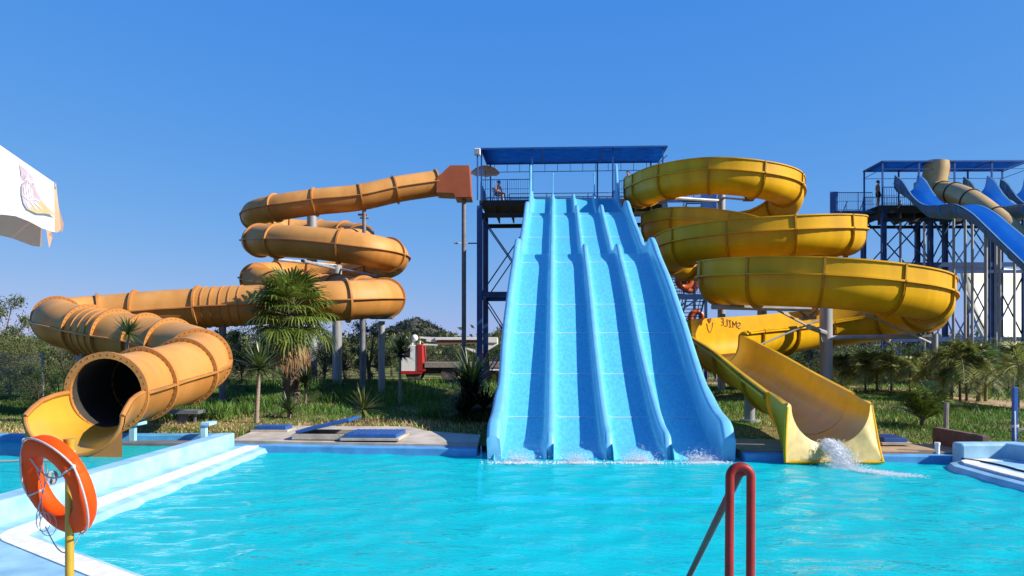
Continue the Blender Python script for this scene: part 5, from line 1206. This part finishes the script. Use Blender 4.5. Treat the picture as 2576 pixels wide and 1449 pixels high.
def fan_palm(loc, th_, size, n, label):
    r = random.Random(21); t = E('fan_palm', loc, 0, label, 'palm tree')
    mb = MB(); mb.tube([(0, 0, -.2), (.03, 0, th_ * .4), (0, 0, th_)], [.34, .27, .2], 12); 
    for k in range(90):
        a = r.uniform(0, 6.28); z = r.uniform(.2, th_); mb.bar((math.cos(a) * .2, math.sin(a) * .2, z), (math.cos(a) * .42, math.sin(a) * .42, z + .22), .05, .02)
    mb.build('trunk', M['bark'], t)
    V = []; Fc = []; st = MB(); Vd = []; Fd = []
    for k in range(n):
        q = k / n; el = 1.45 - 1.75 * q + r.uniform(-.15, .15); az = k * 2.39996 + r.uniform(-.2, .2); pl = size * r.uniform(.75, 1.0) * (1.0 if q > .15 else .8)
        d = Vector((math.cos(el) * math.cos(az), math.cos(el) * math.sin(az), math.sin(el))); b0 = Vector((0, 0, th_ + .15 - .5 * q)); b1 = b0 + d * pl + Vector((0, 0, -.12 * pl * (1 - abs(d.z))))
        st.tube([b0, b0.lerp(b1, .5) + Vector((0, 0, .05)), b1], [.03, .022, .014], 5)
        v, f = fan_leaf(r, b1, d + Vector((0, 0, -.25)), size * r.uniform(.78, 1.0), droop=.25 + .5 * q); o = len(V); V += v; Fc += [tuple(i + o for i in x) for x in f]
    for k in range(26):
        az = k * 2.39996; d = Vector((math.cos(az) * .62, math.sin(az) * .62, -.85)); b0 = Vector((0, 0, th_ - .2 - .02 * k)); b1 = b0 + d * size * r.uniform(.45, .75)
        st.tube([b0, b1], [.025, .014], 5); v, f = fan_leaf(r, b1, (d.x * .6, d.y * .6, -1), size * r.uniform(.6, .85), nl=20, arc=1.7, droop=.5); o = len(Vd); Vd += v; Fd += [tuple(i + o for i in x) for x in f]
    fast('fronds', [tuple(v) for v in V], Fc, M['palm'], t); fast('dead_skirt', [tuple(v) for v in Vd], Fd, M['palm_dry'], t); st.build('frond_stalks', M['petiole'], t)
    return t
pp = P(732, 0, 27.5); fan_palm((pp.x, pp.y, float(gz(pp.x, pp.y))), 3.15, 1.06, 58, 'big fan palm with a brown skirt of dead fronds in front of the orange slide')
# feather palms, banana, date palm
def feather(r, base, az, el, L, nl=36, curl=.7, wl=.36, lw=.022):
    V = []; Fc = []; d = Vector((math.cos(az) * math.cos(el), math.sin(az) * math.cos(el), math.sin(el))); sp = []
    for k in range(9):
        q = k / 8; sp.append(base + d * L * q + Vector((0, 0, -curl * L * q * q * .8)) - Vector((d.x, d.y, 0)) * (.12 * L * q * q))
    for k in range(nl):
        q = .14 + .86 * k / (nl - 1); i = min(7, int(q * 8)); f = q * 8 - i; p = sp[i].lerp(sp[i + 1], f); tn = (sp[i + 1] - sp[i]).normalized()
        s0 = tn.cross(Vector((0, 0, 1))); s0 = s0.normalized() if s0.length > .05 else Vector((1, 0, 0)); ll = wl * L * (math.sin(math.pi * min(1, q * .85 + .12)) ** .7) * r.uniform(.8, 1.1)
        for sg in (-1, 1):
            dd = (s0 * sg * .75 + tn * .65 + Vector((0, 0, r.uniform(-.15, .3)))).normalized(); o = len(V); w_ = tn * lw
            V += [p - w_ * .5, p + w_ * .5, p + dd * ll * .6 + w_ * .5 + Vector((0, 0, -.06 * ll)), p + dd * ll * .6 - w_ * .5 + Vector((0, 0, -.06 * ll)), p + dd * ll + Vector((0, 0, -.28 * ll))]
            Fc += [(o, o + 1, o + 2, o + 3), (o + 3, o + 2, o + 4, o + 4)]
    return V, Fc, sp
def feather_palm(name, loc, th_, L, n, label, group=None, seed=1, el=(.2, 1.35), m_='feather', r_=.06, curl=.75, cat='palm tree'):
    r = random.Random(seed); t = E(name, loc, r.uniform(0, 6), label, cat, group)
    if th_ > .1:
        mb = MB(); mb.tube([(0, 0, -.2), (.02, .01, th_ * .5), (0, 0, th_ + .05)], [r_ * 1.25, r_, r_ * .9], 8); mb.build('trunk', M['bark'], t, smooth=50)
    V = []; F3 = []; F4 = []; st = MB()
    for k in range(n):
        v, f, sp = feather(r, Vector((0, 0, th_)), k * 2.39996, r.uniform(*el), L * r.uniform(.75, 1.08), curl=curl); o = len(V); V += v; F4 += [tuple(i + o for i in x) for x in f]
        st.tube(sp, [.016, .015, .014, .013, .012, .01, .008, .006, .004], 4)
    Fa = np.array(F4); quads = Fa[Fa[:, 2] != Fa[:, 3]]; tris = Fa[Fa[:, 2] == Fa[:, 3]] if False else Fa[1::2][:, :3]
    quads = Fa[0::2]
    mb = MB(); mb.v = [tuple(v) for v in V]; mb.f = [tuple(q) for q in quads] + [tuple(x) for x in tris]; mb.m = [0] * len(mb.f); mb.build('fronds', M[m_], t, fix=False)
    st.build('frond_stalks', M['petiole'], t); return t
row = [(2120, 985, 868, 'partly behind the thick grey pole'), (2178, 989, 862, 'second from the grey pole in the palm row'), (2206, 989, 866, 'third from the grey pole in the palm row'), (2242, 994, 858, 'just right of the yellow chute rim'), (2290, 985, 868, 'behind the young date palm'), (2345, 992, 862, 'just right of the young date palm'), (2382, 1000, 856, 'under the right end of the big yellow loop'), (2416, 1011, 832, 'tallest left of the banana plant'), (2432, 1011, 838, 'with a thin twin trunk beside the banana plant'), (2538, 985, 846, 'behind the blue rope post'), (2562, 1029, 842, 'at the right edge of the photo'), (2500, 990, 860, 'below the cream half pipe ramp')]
for k, (px, yb, yt, ds) in enumerate(row):
    b = at(px, yb); h = (EYE - (yt - HY) / F * b.y) - b.z
    h *= 1.12; feather_palm('feather_palm', b, h * rnd.uniform(.46, .62), h * rnd.uniform(.45, .62), rnd.randint(24, 38), 'small feather palm on a thin trunk, ' + ds, 'row of small feather palms along the tan path', seed=40 + k, r_=.04, el=(-.35, 1.5), curl=.75)
for k, (px, yb, yt, ds) in enumerate([(2080, 968, 880, 'behind the thick grey pole of the yellow slide'), (2150, 966, 872, 'far back, left of the yellow chute rim'), (2225, 965, 868, 'far back above the yellow chute rim'), (2310, 966, 872, 'far back behind the young date palm'), (2400, 968, 850, 'far back beneath the right tower legs'), (2470, 970, 852, 'far back beneath the cream ramp'), (1960, 965, 885, 'in the gap under the yellow loops')]):
    b = at(px, yb); h = (EYE - (yt - HY) / F * b.y) - b.z
    h *= 1.1; feather_palm('feather_palm', b, h * rnd.uniform(.48, .6), h * rnd.uniform(.5, .62), 28, 'small feather palm ' + ds, 'far row of small feather palms', seed=70 + k, r_=.045, el=(-.35, 1.5), curl=.75)
feather_palm('date_palm', at(2322, 1072), .15, 1.35, 22, 'young stemless date palm with upright fronds on the grass', seed=90, el=(.55, 1.45), m_='palm', curl=.35)
def banana(loc, h, n, label, seed):
    r = random.Random(seed); t = E('banana_plant', loc, 0, label, 'banana plant')
    mb = MB(); mb.tube([(0, 0, -.1), (.03, 0, h * .5)], [.1, .07], 9); mb.tube([(.3, .1, -.1), (.33, .1, h * .35)], [.07, .05], 8); mb.build('stem', M['petiole'], t, smooth=50)
    for k in range(n):
        az = k * 2.4; el = r.uniform(.5, 1.25); L = h * r.uniform(.5, .72); d = Vector((math.cos(az) * math.cos(el), math.sin(az) * math.cos(el), math.sin(el))); s = Vector((-math.sin(az), math.cos(az), 0)); rows = []
        for i in range(10):
            q = i / 9; c = Vector((.03, 0, h * .48)) + d * L * q + Vector((0, 0, -.55 * L * q * q)); w_ = L * .17 * (math.sin(math.pi * min(1, max(0, (q - .12) / .88))) ** .6 if q > .12 else .04); rows.append([c - s * w_ + Vector((0, 0, -.2 * w_ * (1 + (i % 2)))), c, c + s * w_ + Vector((0, 0, -.2 * w_ * (1 + (i % 2))))])
        mb = MB(); mb.grid(rows); mb.build('leaf', M['banana'], t, fix=False)
    return t
banana(at(2462, 1012), 2.6, 9, 'banana plant with big torn leaves right of the palm row', 5); banana(at(2375, 1010), 1.7, 6, 'smaller banana plant among the palms right of the date palm', 6)
# broadleaf trees: trunk, limbs and a crown of leaf clumps
def leaf_cloud(r, cl, per, size):
    cl = np.asarray(cl); n = len(cl) * per; idx = np.repeat(np.arange(len(cl)), per); c = cl[idx, :3] + r.normal(0, 1, (n, 3)) * cl[idx, 3:4] * .48
    a = r.normal(0, 1, (n, 3)); a /= np.linalg.norm(a, axis=1)[:, None]; b = r.normal(0, 1, (n, 3)); b -= a * (a * b).sum(1)[:, None]; b /= np.linalg.norm(b, axis=1)[:, None]
    s = (size * r.uniform(.6, 1.3, n))[:, None]
    V = np.stack([c - a * s, c + b * s * .42, c + a * s, c - b * s * .42], 1).reshape(-1, 3); return V, np.arange(n * 4).reshape(n, 4)
def tree_proto(seed, h, wd, m_, nclump=52, per=190, leaf=.085, low=.25, trunks=1):
    r = np.random.default_rng(seed); t = E('broadleaf_tree', (0, 0, 0)); mb = MB(); cl = []
    for k in range(nclump):
        a = r.uniform(0, 6.283); z = r.uniform(low, 1); rad = wd * .5 * math.sqrt(max(.05, 1 - ((z - .55) / .62) ** 2)) * r.uniform(.45, 1.05); cl.append((rad * math.cos(a), rad * math.sin(a), z * h, r.uniform(.28, .5) * wd * .32))
    for k in range(trunks):
        a = r.uniform(0, 6.28); mb.tube([(.1 * k, 0, -.2), (.15 * math.cos(a), .15 * math.sin(a), h * .28), (.25 * math.cos(a), .25 * math.sin(a), h * .5)], [.17, .13, .08], 8)
    for c in cl[::4]: mb.tube([(0, 0, h * .28), (c[0] * .5, c[1] * .5, h * .28 + (c[2] - h * .28) * .55), c[:3]], [.08, .05, .02], 5)
    mb.build('trunk', M['bark'], t, smooth=60); V, Fc = leaf_cloud(r, cl, per, leaf); fast('crown', V, Fc, M[m_], t); return t
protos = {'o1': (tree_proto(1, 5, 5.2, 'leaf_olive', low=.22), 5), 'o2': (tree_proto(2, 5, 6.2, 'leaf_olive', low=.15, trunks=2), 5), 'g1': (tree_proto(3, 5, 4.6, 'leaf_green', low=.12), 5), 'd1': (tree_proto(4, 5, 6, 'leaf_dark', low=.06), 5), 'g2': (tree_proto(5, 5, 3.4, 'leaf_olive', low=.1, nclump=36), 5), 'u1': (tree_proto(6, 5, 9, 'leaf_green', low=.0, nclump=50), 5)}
used = set()
def tree(kind, px, ytop, Y, label, group='trees behind the slides', ybase=None):
    pr, h0 = protos[kind]; x = (px - CX) / F * Y; zb = float(gz(x, Y)); h = EYE - (ytop - HY) / F * Y - zb; sc = h / (h0 * 1.06)
    if kind in used: return dup(pr, (x, Y, zb), rnd.uniform(0, 6.28), sc, label, group)
    used.add(kind); pr.location = (x, Y, zb); pr.scale = (sc,) * 3; T(pr, label, 'tree', group); return pr
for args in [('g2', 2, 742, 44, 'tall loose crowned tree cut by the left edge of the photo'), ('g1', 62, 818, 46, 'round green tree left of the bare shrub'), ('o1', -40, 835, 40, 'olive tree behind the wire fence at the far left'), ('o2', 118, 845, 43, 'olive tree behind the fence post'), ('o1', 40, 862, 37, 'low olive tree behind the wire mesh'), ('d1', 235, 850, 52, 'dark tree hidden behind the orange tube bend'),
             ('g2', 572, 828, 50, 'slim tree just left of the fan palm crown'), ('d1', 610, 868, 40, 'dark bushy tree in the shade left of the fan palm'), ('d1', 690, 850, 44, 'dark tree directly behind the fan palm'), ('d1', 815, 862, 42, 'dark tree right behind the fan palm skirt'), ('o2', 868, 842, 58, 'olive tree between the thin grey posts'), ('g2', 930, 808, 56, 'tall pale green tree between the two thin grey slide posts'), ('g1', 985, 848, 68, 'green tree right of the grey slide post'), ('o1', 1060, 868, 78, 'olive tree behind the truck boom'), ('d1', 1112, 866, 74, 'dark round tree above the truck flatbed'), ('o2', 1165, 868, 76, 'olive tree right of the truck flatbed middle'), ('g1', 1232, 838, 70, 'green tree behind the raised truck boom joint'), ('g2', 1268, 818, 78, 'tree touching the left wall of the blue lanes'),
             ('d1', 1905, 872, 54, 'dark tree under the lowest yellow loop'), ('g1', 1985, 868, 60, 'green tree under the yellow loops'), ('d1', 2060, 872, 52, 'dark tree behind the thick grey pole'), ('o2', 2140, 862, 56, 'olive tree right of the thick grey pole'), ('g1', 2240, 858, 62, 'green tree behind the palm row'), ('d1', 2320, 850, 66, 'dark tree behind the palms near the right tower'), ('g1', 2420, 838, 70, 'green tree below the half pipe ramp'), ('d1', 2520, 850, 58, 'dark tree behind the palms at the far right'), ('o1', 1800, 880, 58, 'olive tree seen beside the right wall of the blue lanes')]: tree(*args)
for k, (px, yt, Y, ds) in enumerate([(25, 930, 30, 'at the left edge below the wire fence'), (95, 925, 27, 'below the grey fence post'), (150, 935, 25, 'left of the orange tube mouth'), (-30, 955, 24, 'at the lower left corner of the grass'), (600, 955, 33, 'left of the fan palm trunk'), (830, 955, 32, 'right of the fan palm trunk'), (890, 948, 36, 'by the thin grey posts'), (1080, 955, 40, 'in front of the truck wheel'), (1010, 965, 34, 'in front of the truck cab'), (780, 985, 27, 'below the dead palm skirt'), (1865, 960, 36, 'by the yellow chute'), (1140, 985, 30, 'left of the yucca clump'), (2115, 880, 38, 'behind the first palms right of the grey pole'), (2190, 875, 40, 'behind the palm row above the chute rim'), (2265, 878, 39, 'behind the palms left of the young date palm'), (2340, 868, 41, 'behind the palms right of the young date palm'), (2420, 858, 40, 'behind the banana plant'), (2500, 862, 41, 'behind the palms below the cream ramp'), (2575, 858, 39, 'at the right edge behind the palms')]):
    tree('u1', px, yt, Y, 'low weedy bush ' + ds, 'weedy bushes')
# bare shrub
t = E('bare_shrub', at(160, 1000), 0, 'leafless grey shrub with fine twigs in front of the orange tube bend', 'shrub'); mb = MB(); r = random.Random(4)
def branch(p, d, L, r_, dep):
    q = p + d * L; mb.tube([p, p.lerp(q, .5) + Vector((r.uniform(-.05, .05),) * 3) * L, q], [r_, r_ * .8, r_ * .6], 4)
    if dep:
        for _ in range(3 if dep > 1 else 4): branch(q if r.random() < .6 else p.lerp(q, .6), (d + Vector((r.uniform(-.8, .8), r.uniform(-.6, .6), r.uniform(-.2, .5)))).normalized(), L * r.uniform(.55, .85), r_ * .6, dep - 1)
branch(Vector((0, 0, -.1)), Vector((.05, 0, 1)), .95, .03, 5); mb.build('branches', M['leaf_dry'], t, fix=False)
# wire fence
t = E('wire_fence', at(50, 975), 0, 'sagging wire mesh fence with one pale post at the far left', 'fence'); o0 = t.location.copy()
pa = [P(x, 968, 29 - .004 * x) for x in (-160, -20, 107)]
mb = MB()
for p in pa: mb.tube([(p.x, p.y, .3), (p.x, p.y, 2.2)], .05, 8)
local(mb.build('posts', M['galv'], t), t); mb = MB()
for z in np.linspace(.7, 2.15, 9): mb.tube([(a.x + (b.x - a.x) * q, a.y + (b.y - a.y) * q, z - .05 * math.sin(math.pi * q)) for a, b in zip(pa[:-1], pa[1:]) for q in np.linspace(0, 1, 6)], .008, 4)
for q in np.linspace(0, 1, 60): x = pa[0].lerp(pa[2], q); mb.tube([(x.x, x.y, .6), (x.x, x.y, 2.12)], .0045, 3)
local(mb.build('wire_mesh', M['galv'], t), t)
def white_rail(px0, px1, py, label, h=1.1, gap=.2):
    a, b = at(px0, py), at(px1, py); t = E('metal_railing', a, 0, label, 'railing'); d = b - a; n = max(3, int(d.length / gap)); up = Vector((0, 0, h))
    mb = MB(); mb.bar(up, d + up, .05, .05); mb.bar(Vector((0, 0, .12)), d + Vector((0, 0, .12)), .04, .04); mb.build('rails', M['galv'], t)
    mb = MB()
    for k in range(n + 1): mb.box(d * (k / n) + up / 2, (.03, .03, h))
    mb.build('bars', M['galv'], t); return t
white_rail(1748, 1835, 965, 'pale metal bar railing between the blue lanes and the yellow chute')
white_rail(2095, 2300, 957, 'pale metal bar railing behind the palm row', 1.0, .22); white_rail(2330, 2580, 955, 'pale metal bar railing far back at the right edge', 1.0, .25)
t = E('blue_post', at(2265, 958), 0, 'blue board standing behind the palm row', 'board'); mb = MB(); mb.box((0, 0, .9), (.5, .06, 1.6)); mb.build('board', M['steel_bright'], t); mb = MB(); mb.box((0, .05, .7), (.08, .05, 1.5)); mb.build('leg', M['galv'], t)
# hill, far ridge, far wood
def far_mat(name, c1, c2, sc):
    return mat(name, c1, .95, .1, sc, col2=c2, spec=.05, detail=8)
X_, Y_ = np.meshgrid(np.linspace(-280, 120, 110), np.linspace(620, 1000, 60)); rr_ = np.random.default_rng(8)
def bump_(x, y, cx, cy, h, sx, sy): return h * np.exp(-np.abs((x - cx) / sx) ** 1.45 - np.abs((y - cy) / sy) ** 1.8)
Zh = bump_(X_, Y_, -98, 820, 27, 36, 70) + bump_(X_, Y_, -135, 830, 10, 40, 60) + bump_(X_, Y_, 20, 840, 21, 40, 80) + bump_(X_, Y_, -60, 840, 8, 90, 90)
for k in range(14): f_ = rr_.uniform(.05, .4); Zh += .10 / f_ * .8 * np.sin(X_ * f_ + rr_.uniform(0, 6)) * np.sin(Y_ * f_ * .8 + rr_.uniform(0, 6)) * (Zh > 2) * .5
idx = np.arange(X_.size).reshape(X_.shape); Fq = np.stack([idx[:-1, :-1].ravel(), idx[:-1, 1:].ravel(), idx[1:, 1:].ravel(), idx[1:, :-1].ravel()], 1)
T(fast('hill', np.stack([X_.ravel(), Y_.ravel(), Zh.ravel() - 1], 1), Fq, far_mat('hill_scrub', (.035, .060, .055), (.13, .11, .085), .05), smooth=True), kind='structure')  # distance haze put into the colour as a blue cast
r = np.random.default_rng(12); cl = []
for k in range(900):
    Y = r.uniform(105, 230); x = r.uniform(-.72, .72) * Y; h = r.uniform(1.5, 4.2) * (1 + (Y - 105) / 160); cl.append((x, Y, .5 + h * r.uniform(.2, .9), r.uniform(1.4, 2.6)))
V, Fc = leaf_cloud(r, cl, 60, .5); T(fast('far_wood', V, Fc, M['leaf_olive']), kind='stuff')
cl = []
for k in range(1500): Y = r.uniform(740, 850); x = r.uniform(-170, 30); z = float(bump_(x, Y, -98, 820, 27, 36, 70) + bump_(x, Y, -135, 830, 10, 40, 60) + bump_(x, Y, 20, 840, 21, 40, 80) + bump_(x, Y, -60, 840, 8, 90, 90)); cl.append((x, Y, z - .5, r.uniform(1.5, 3.5)))
V, Fc = leaf_cloud(r, cl, 30, 1.1); T(fast('hill_scrub', V, Fc, M['leaf_dark']), kind='stuff')
# grass
def grass(name, m_, n, region, hmin, hmax, wd, seed, dens=None):
    r = np.random.default_rng(seed); x0, x1, y0, y1 = region; pts = np.stack([r.uniform(x0, x1, n), y0 + (y1 - y0) * r.uniform(0, 1, n) ** 1.35], 1)
    k = dens(pts[:, 0], pts[:, 1]) > r.uniform(0, 1, n); pts = pts[k]; n = len(pts); z = gz(pts[:, 0], pts[:, 1])
    h = r.uniform(hmin, hmax, n) * (.6 + .8 * (.5 + .5 * np.sin(pts[:, 0] * .9 + 1) * np.sin(pts[:, 1] * .8))); a = r.uniform(0, 6.283, n); ln = r.normal(0, .4, (n, 2)) * h[:, None]; w_ = wd * (1 + pts[:, 1] / 30)
    b = np.stack([pts[:, 0], pts[:, 1], z - .02], 1); sx = np.stack([np.cos(a) * w_, np.sin(a) * w_, np.zeros(n)], 1); tip = b + np.concatenate([ln, h[:, None]], 1)
    V = np.stack([b - sx, b + sx, tip], 1).reshape(-1, 3); return T(fast(name, V, np.arange(n * 3).reshape(n, 3), M[m_]), kind='stuff')
def ok(x, y):
    k = np.ones_like(x); k[(x > -6.4) & (x < 10.6) & (y < np.interp(x, [-6.3, -2.6, -2.1, -.6, 4.6, 7.6, 10.6], [20.4, 20.2, 19.4, 18.8, 18.4, 17.6, 16.6]))] = 0
    k[(y < 17.7)] = 0
    up = np.interp(y, [23.5, 26, 29, 34, 42], [18.6, 16.8, 16.4, 13.5, 10]); k[(np.abs(x - up) < 1.1) & (x > 10)] *= .03
    k[(x > 1.0) & (x < 6.3) & (y > 16) & (y < 47)] *= .25
    return k
def dryness(x, y): return np.clip(sstep(23.5, 20.5, y) * .9 + .45 * (np.sin(x * .8 + y * .5) * np.sin(y * .9 - x * .3) > .35), 0, 1) * np.where(x > 9, .35, 1)
grass('green_grass', 'grass', 230000, (-22, 22, 17.7, 52), .05, .17, .010, 1, lambda x, y: ok(x, y) * (1 - .85 * dryness(x, y)))
grass('dry_grass', 'grass_dry', 80000, (-22, 12, 17.6, 34), .04, .13, .010, 2, lambda x, y: ok(x, y) * dryness(x, y) * np.where(x > 4, .5, 1))
grass('tall_weeds', 'grass', 26000, (-19, 3, 21.5, 40), .18, .5, .012, 3, lambda x, y: ok(x, y) * (np.sin(x * .7 + 2) * np.sin(y * .55 + 1) > .1) * .9)
# splashes: many fine droplets over patches of churned foam
def drops(c, n, gen, r0, r1, seed):
    r = np.random.default_rng(seed); p = gen(r, n) + np.array(c); s = (r0 + (r1 - r0) * r.uniform(0, 1, n) ** 2.2)[:, None]
    o = np.array([(1, 0, 0), (-1, 0, 0), (0, 1, 0), (0, -1, 0), (0, 0, 1), (0, 0, -1)], float); f = np.array([(0, 2, 4), (2, 1, 4), (1, 3, 4), (3, 0, 4), (2, 0, 5), (1, 2, 5), (3, 1, 5), (0, 3, 5)])
    V = (p[:, None, :] + o[None] * s[:, :, None]).reshape(-1, 3); Fc = (f[None] + 6 * np.arange(n)[:, None, None]).reshape(-1, 3); return V, Fc
def foam_obj(parts_):
    V = []; Fc = []; o = 0
    for v, f in parts_: V.append(v); Fc.append(f + o); o += len(v)
    return T(fast('splash_foam', np.concatenate(V), np.concatenate(Fc), M['foam'], smooth=True), kind='stuff')
def flat_(sx, sy, h): return lambda r, n: np.stack([r.normal(0, sx, n), r.normal(0, sy, n), np.abs(r.normal(0, h, n))], 1)
for k, (px, n) in enumerate(((1305, 1.0), (1450, 1.0), (1608, 1.5), (1762, 1.4))):
    p = P(px, 1170, 15.8); c = (p.x, p.y, 0)
    foam_obj([drops(c, int(700 * n), flat_(.17, .07, .09), .003, .013, 30 + k), drops((c[0], c[1] - .06, .004), int(900 * n), flat_(.24, .09, .008), .004, .02, 40 + k), drops((c[0], c[1] + .22, .06), int(260 * n), flat_(.17, .10, .10), .003, .009, 50 + k)])
def fall(r, n):
    q = r.uniform(0, 1, n); return np.stack([r.normal(0, .085 + .05 * q), -.85 * q + r.normal(0, .035, n), np.maximum(.01, .40 - .37 * q ** 1.8 + r.normal(0, .035, n))], 1)
def wake(r, n):
    q = r.uniform(0, 1, n) ** 1.5; return np.stack([.75 * q + r.normal(0, .09 + .08 * q), -.85 - 1.0 * q + r.normal(0, .09, n), np.abs(r.normal(0, .008, n))], 1)
mb = MB(); r = random.Random(77); rows = []          # the sheet of falling water
for q in np.linspace(0, 1, 20):
    c = Vector((6.3, 15.9 - .85 * q, .42 - .40 * q ** 1.8)); w_ = .11 + .05 * q
    rows.append([c + Vector((w_ * s_ + r.uniform(-.012, .012), r.uniform(-.015, .015), .05 * (1 - s_ * s_) + r.uniform(-.016, .016))) for s_ in np.linspace(-1, 1, 14)])
mb.grid(rows); T(mb.build('falling_water', M['foam'], smooth=80), kind='stuff')
foam_obj([drops((6.3, 15.85, 0), 9000, fall, .003, .013, 61), drops((6.3, 15.85, 0), 5200, wake, .003, .013, 62), drops((6.3, 15.0, 0), 1200, flat_(.2, .16, .06), .003, .010, 63)])
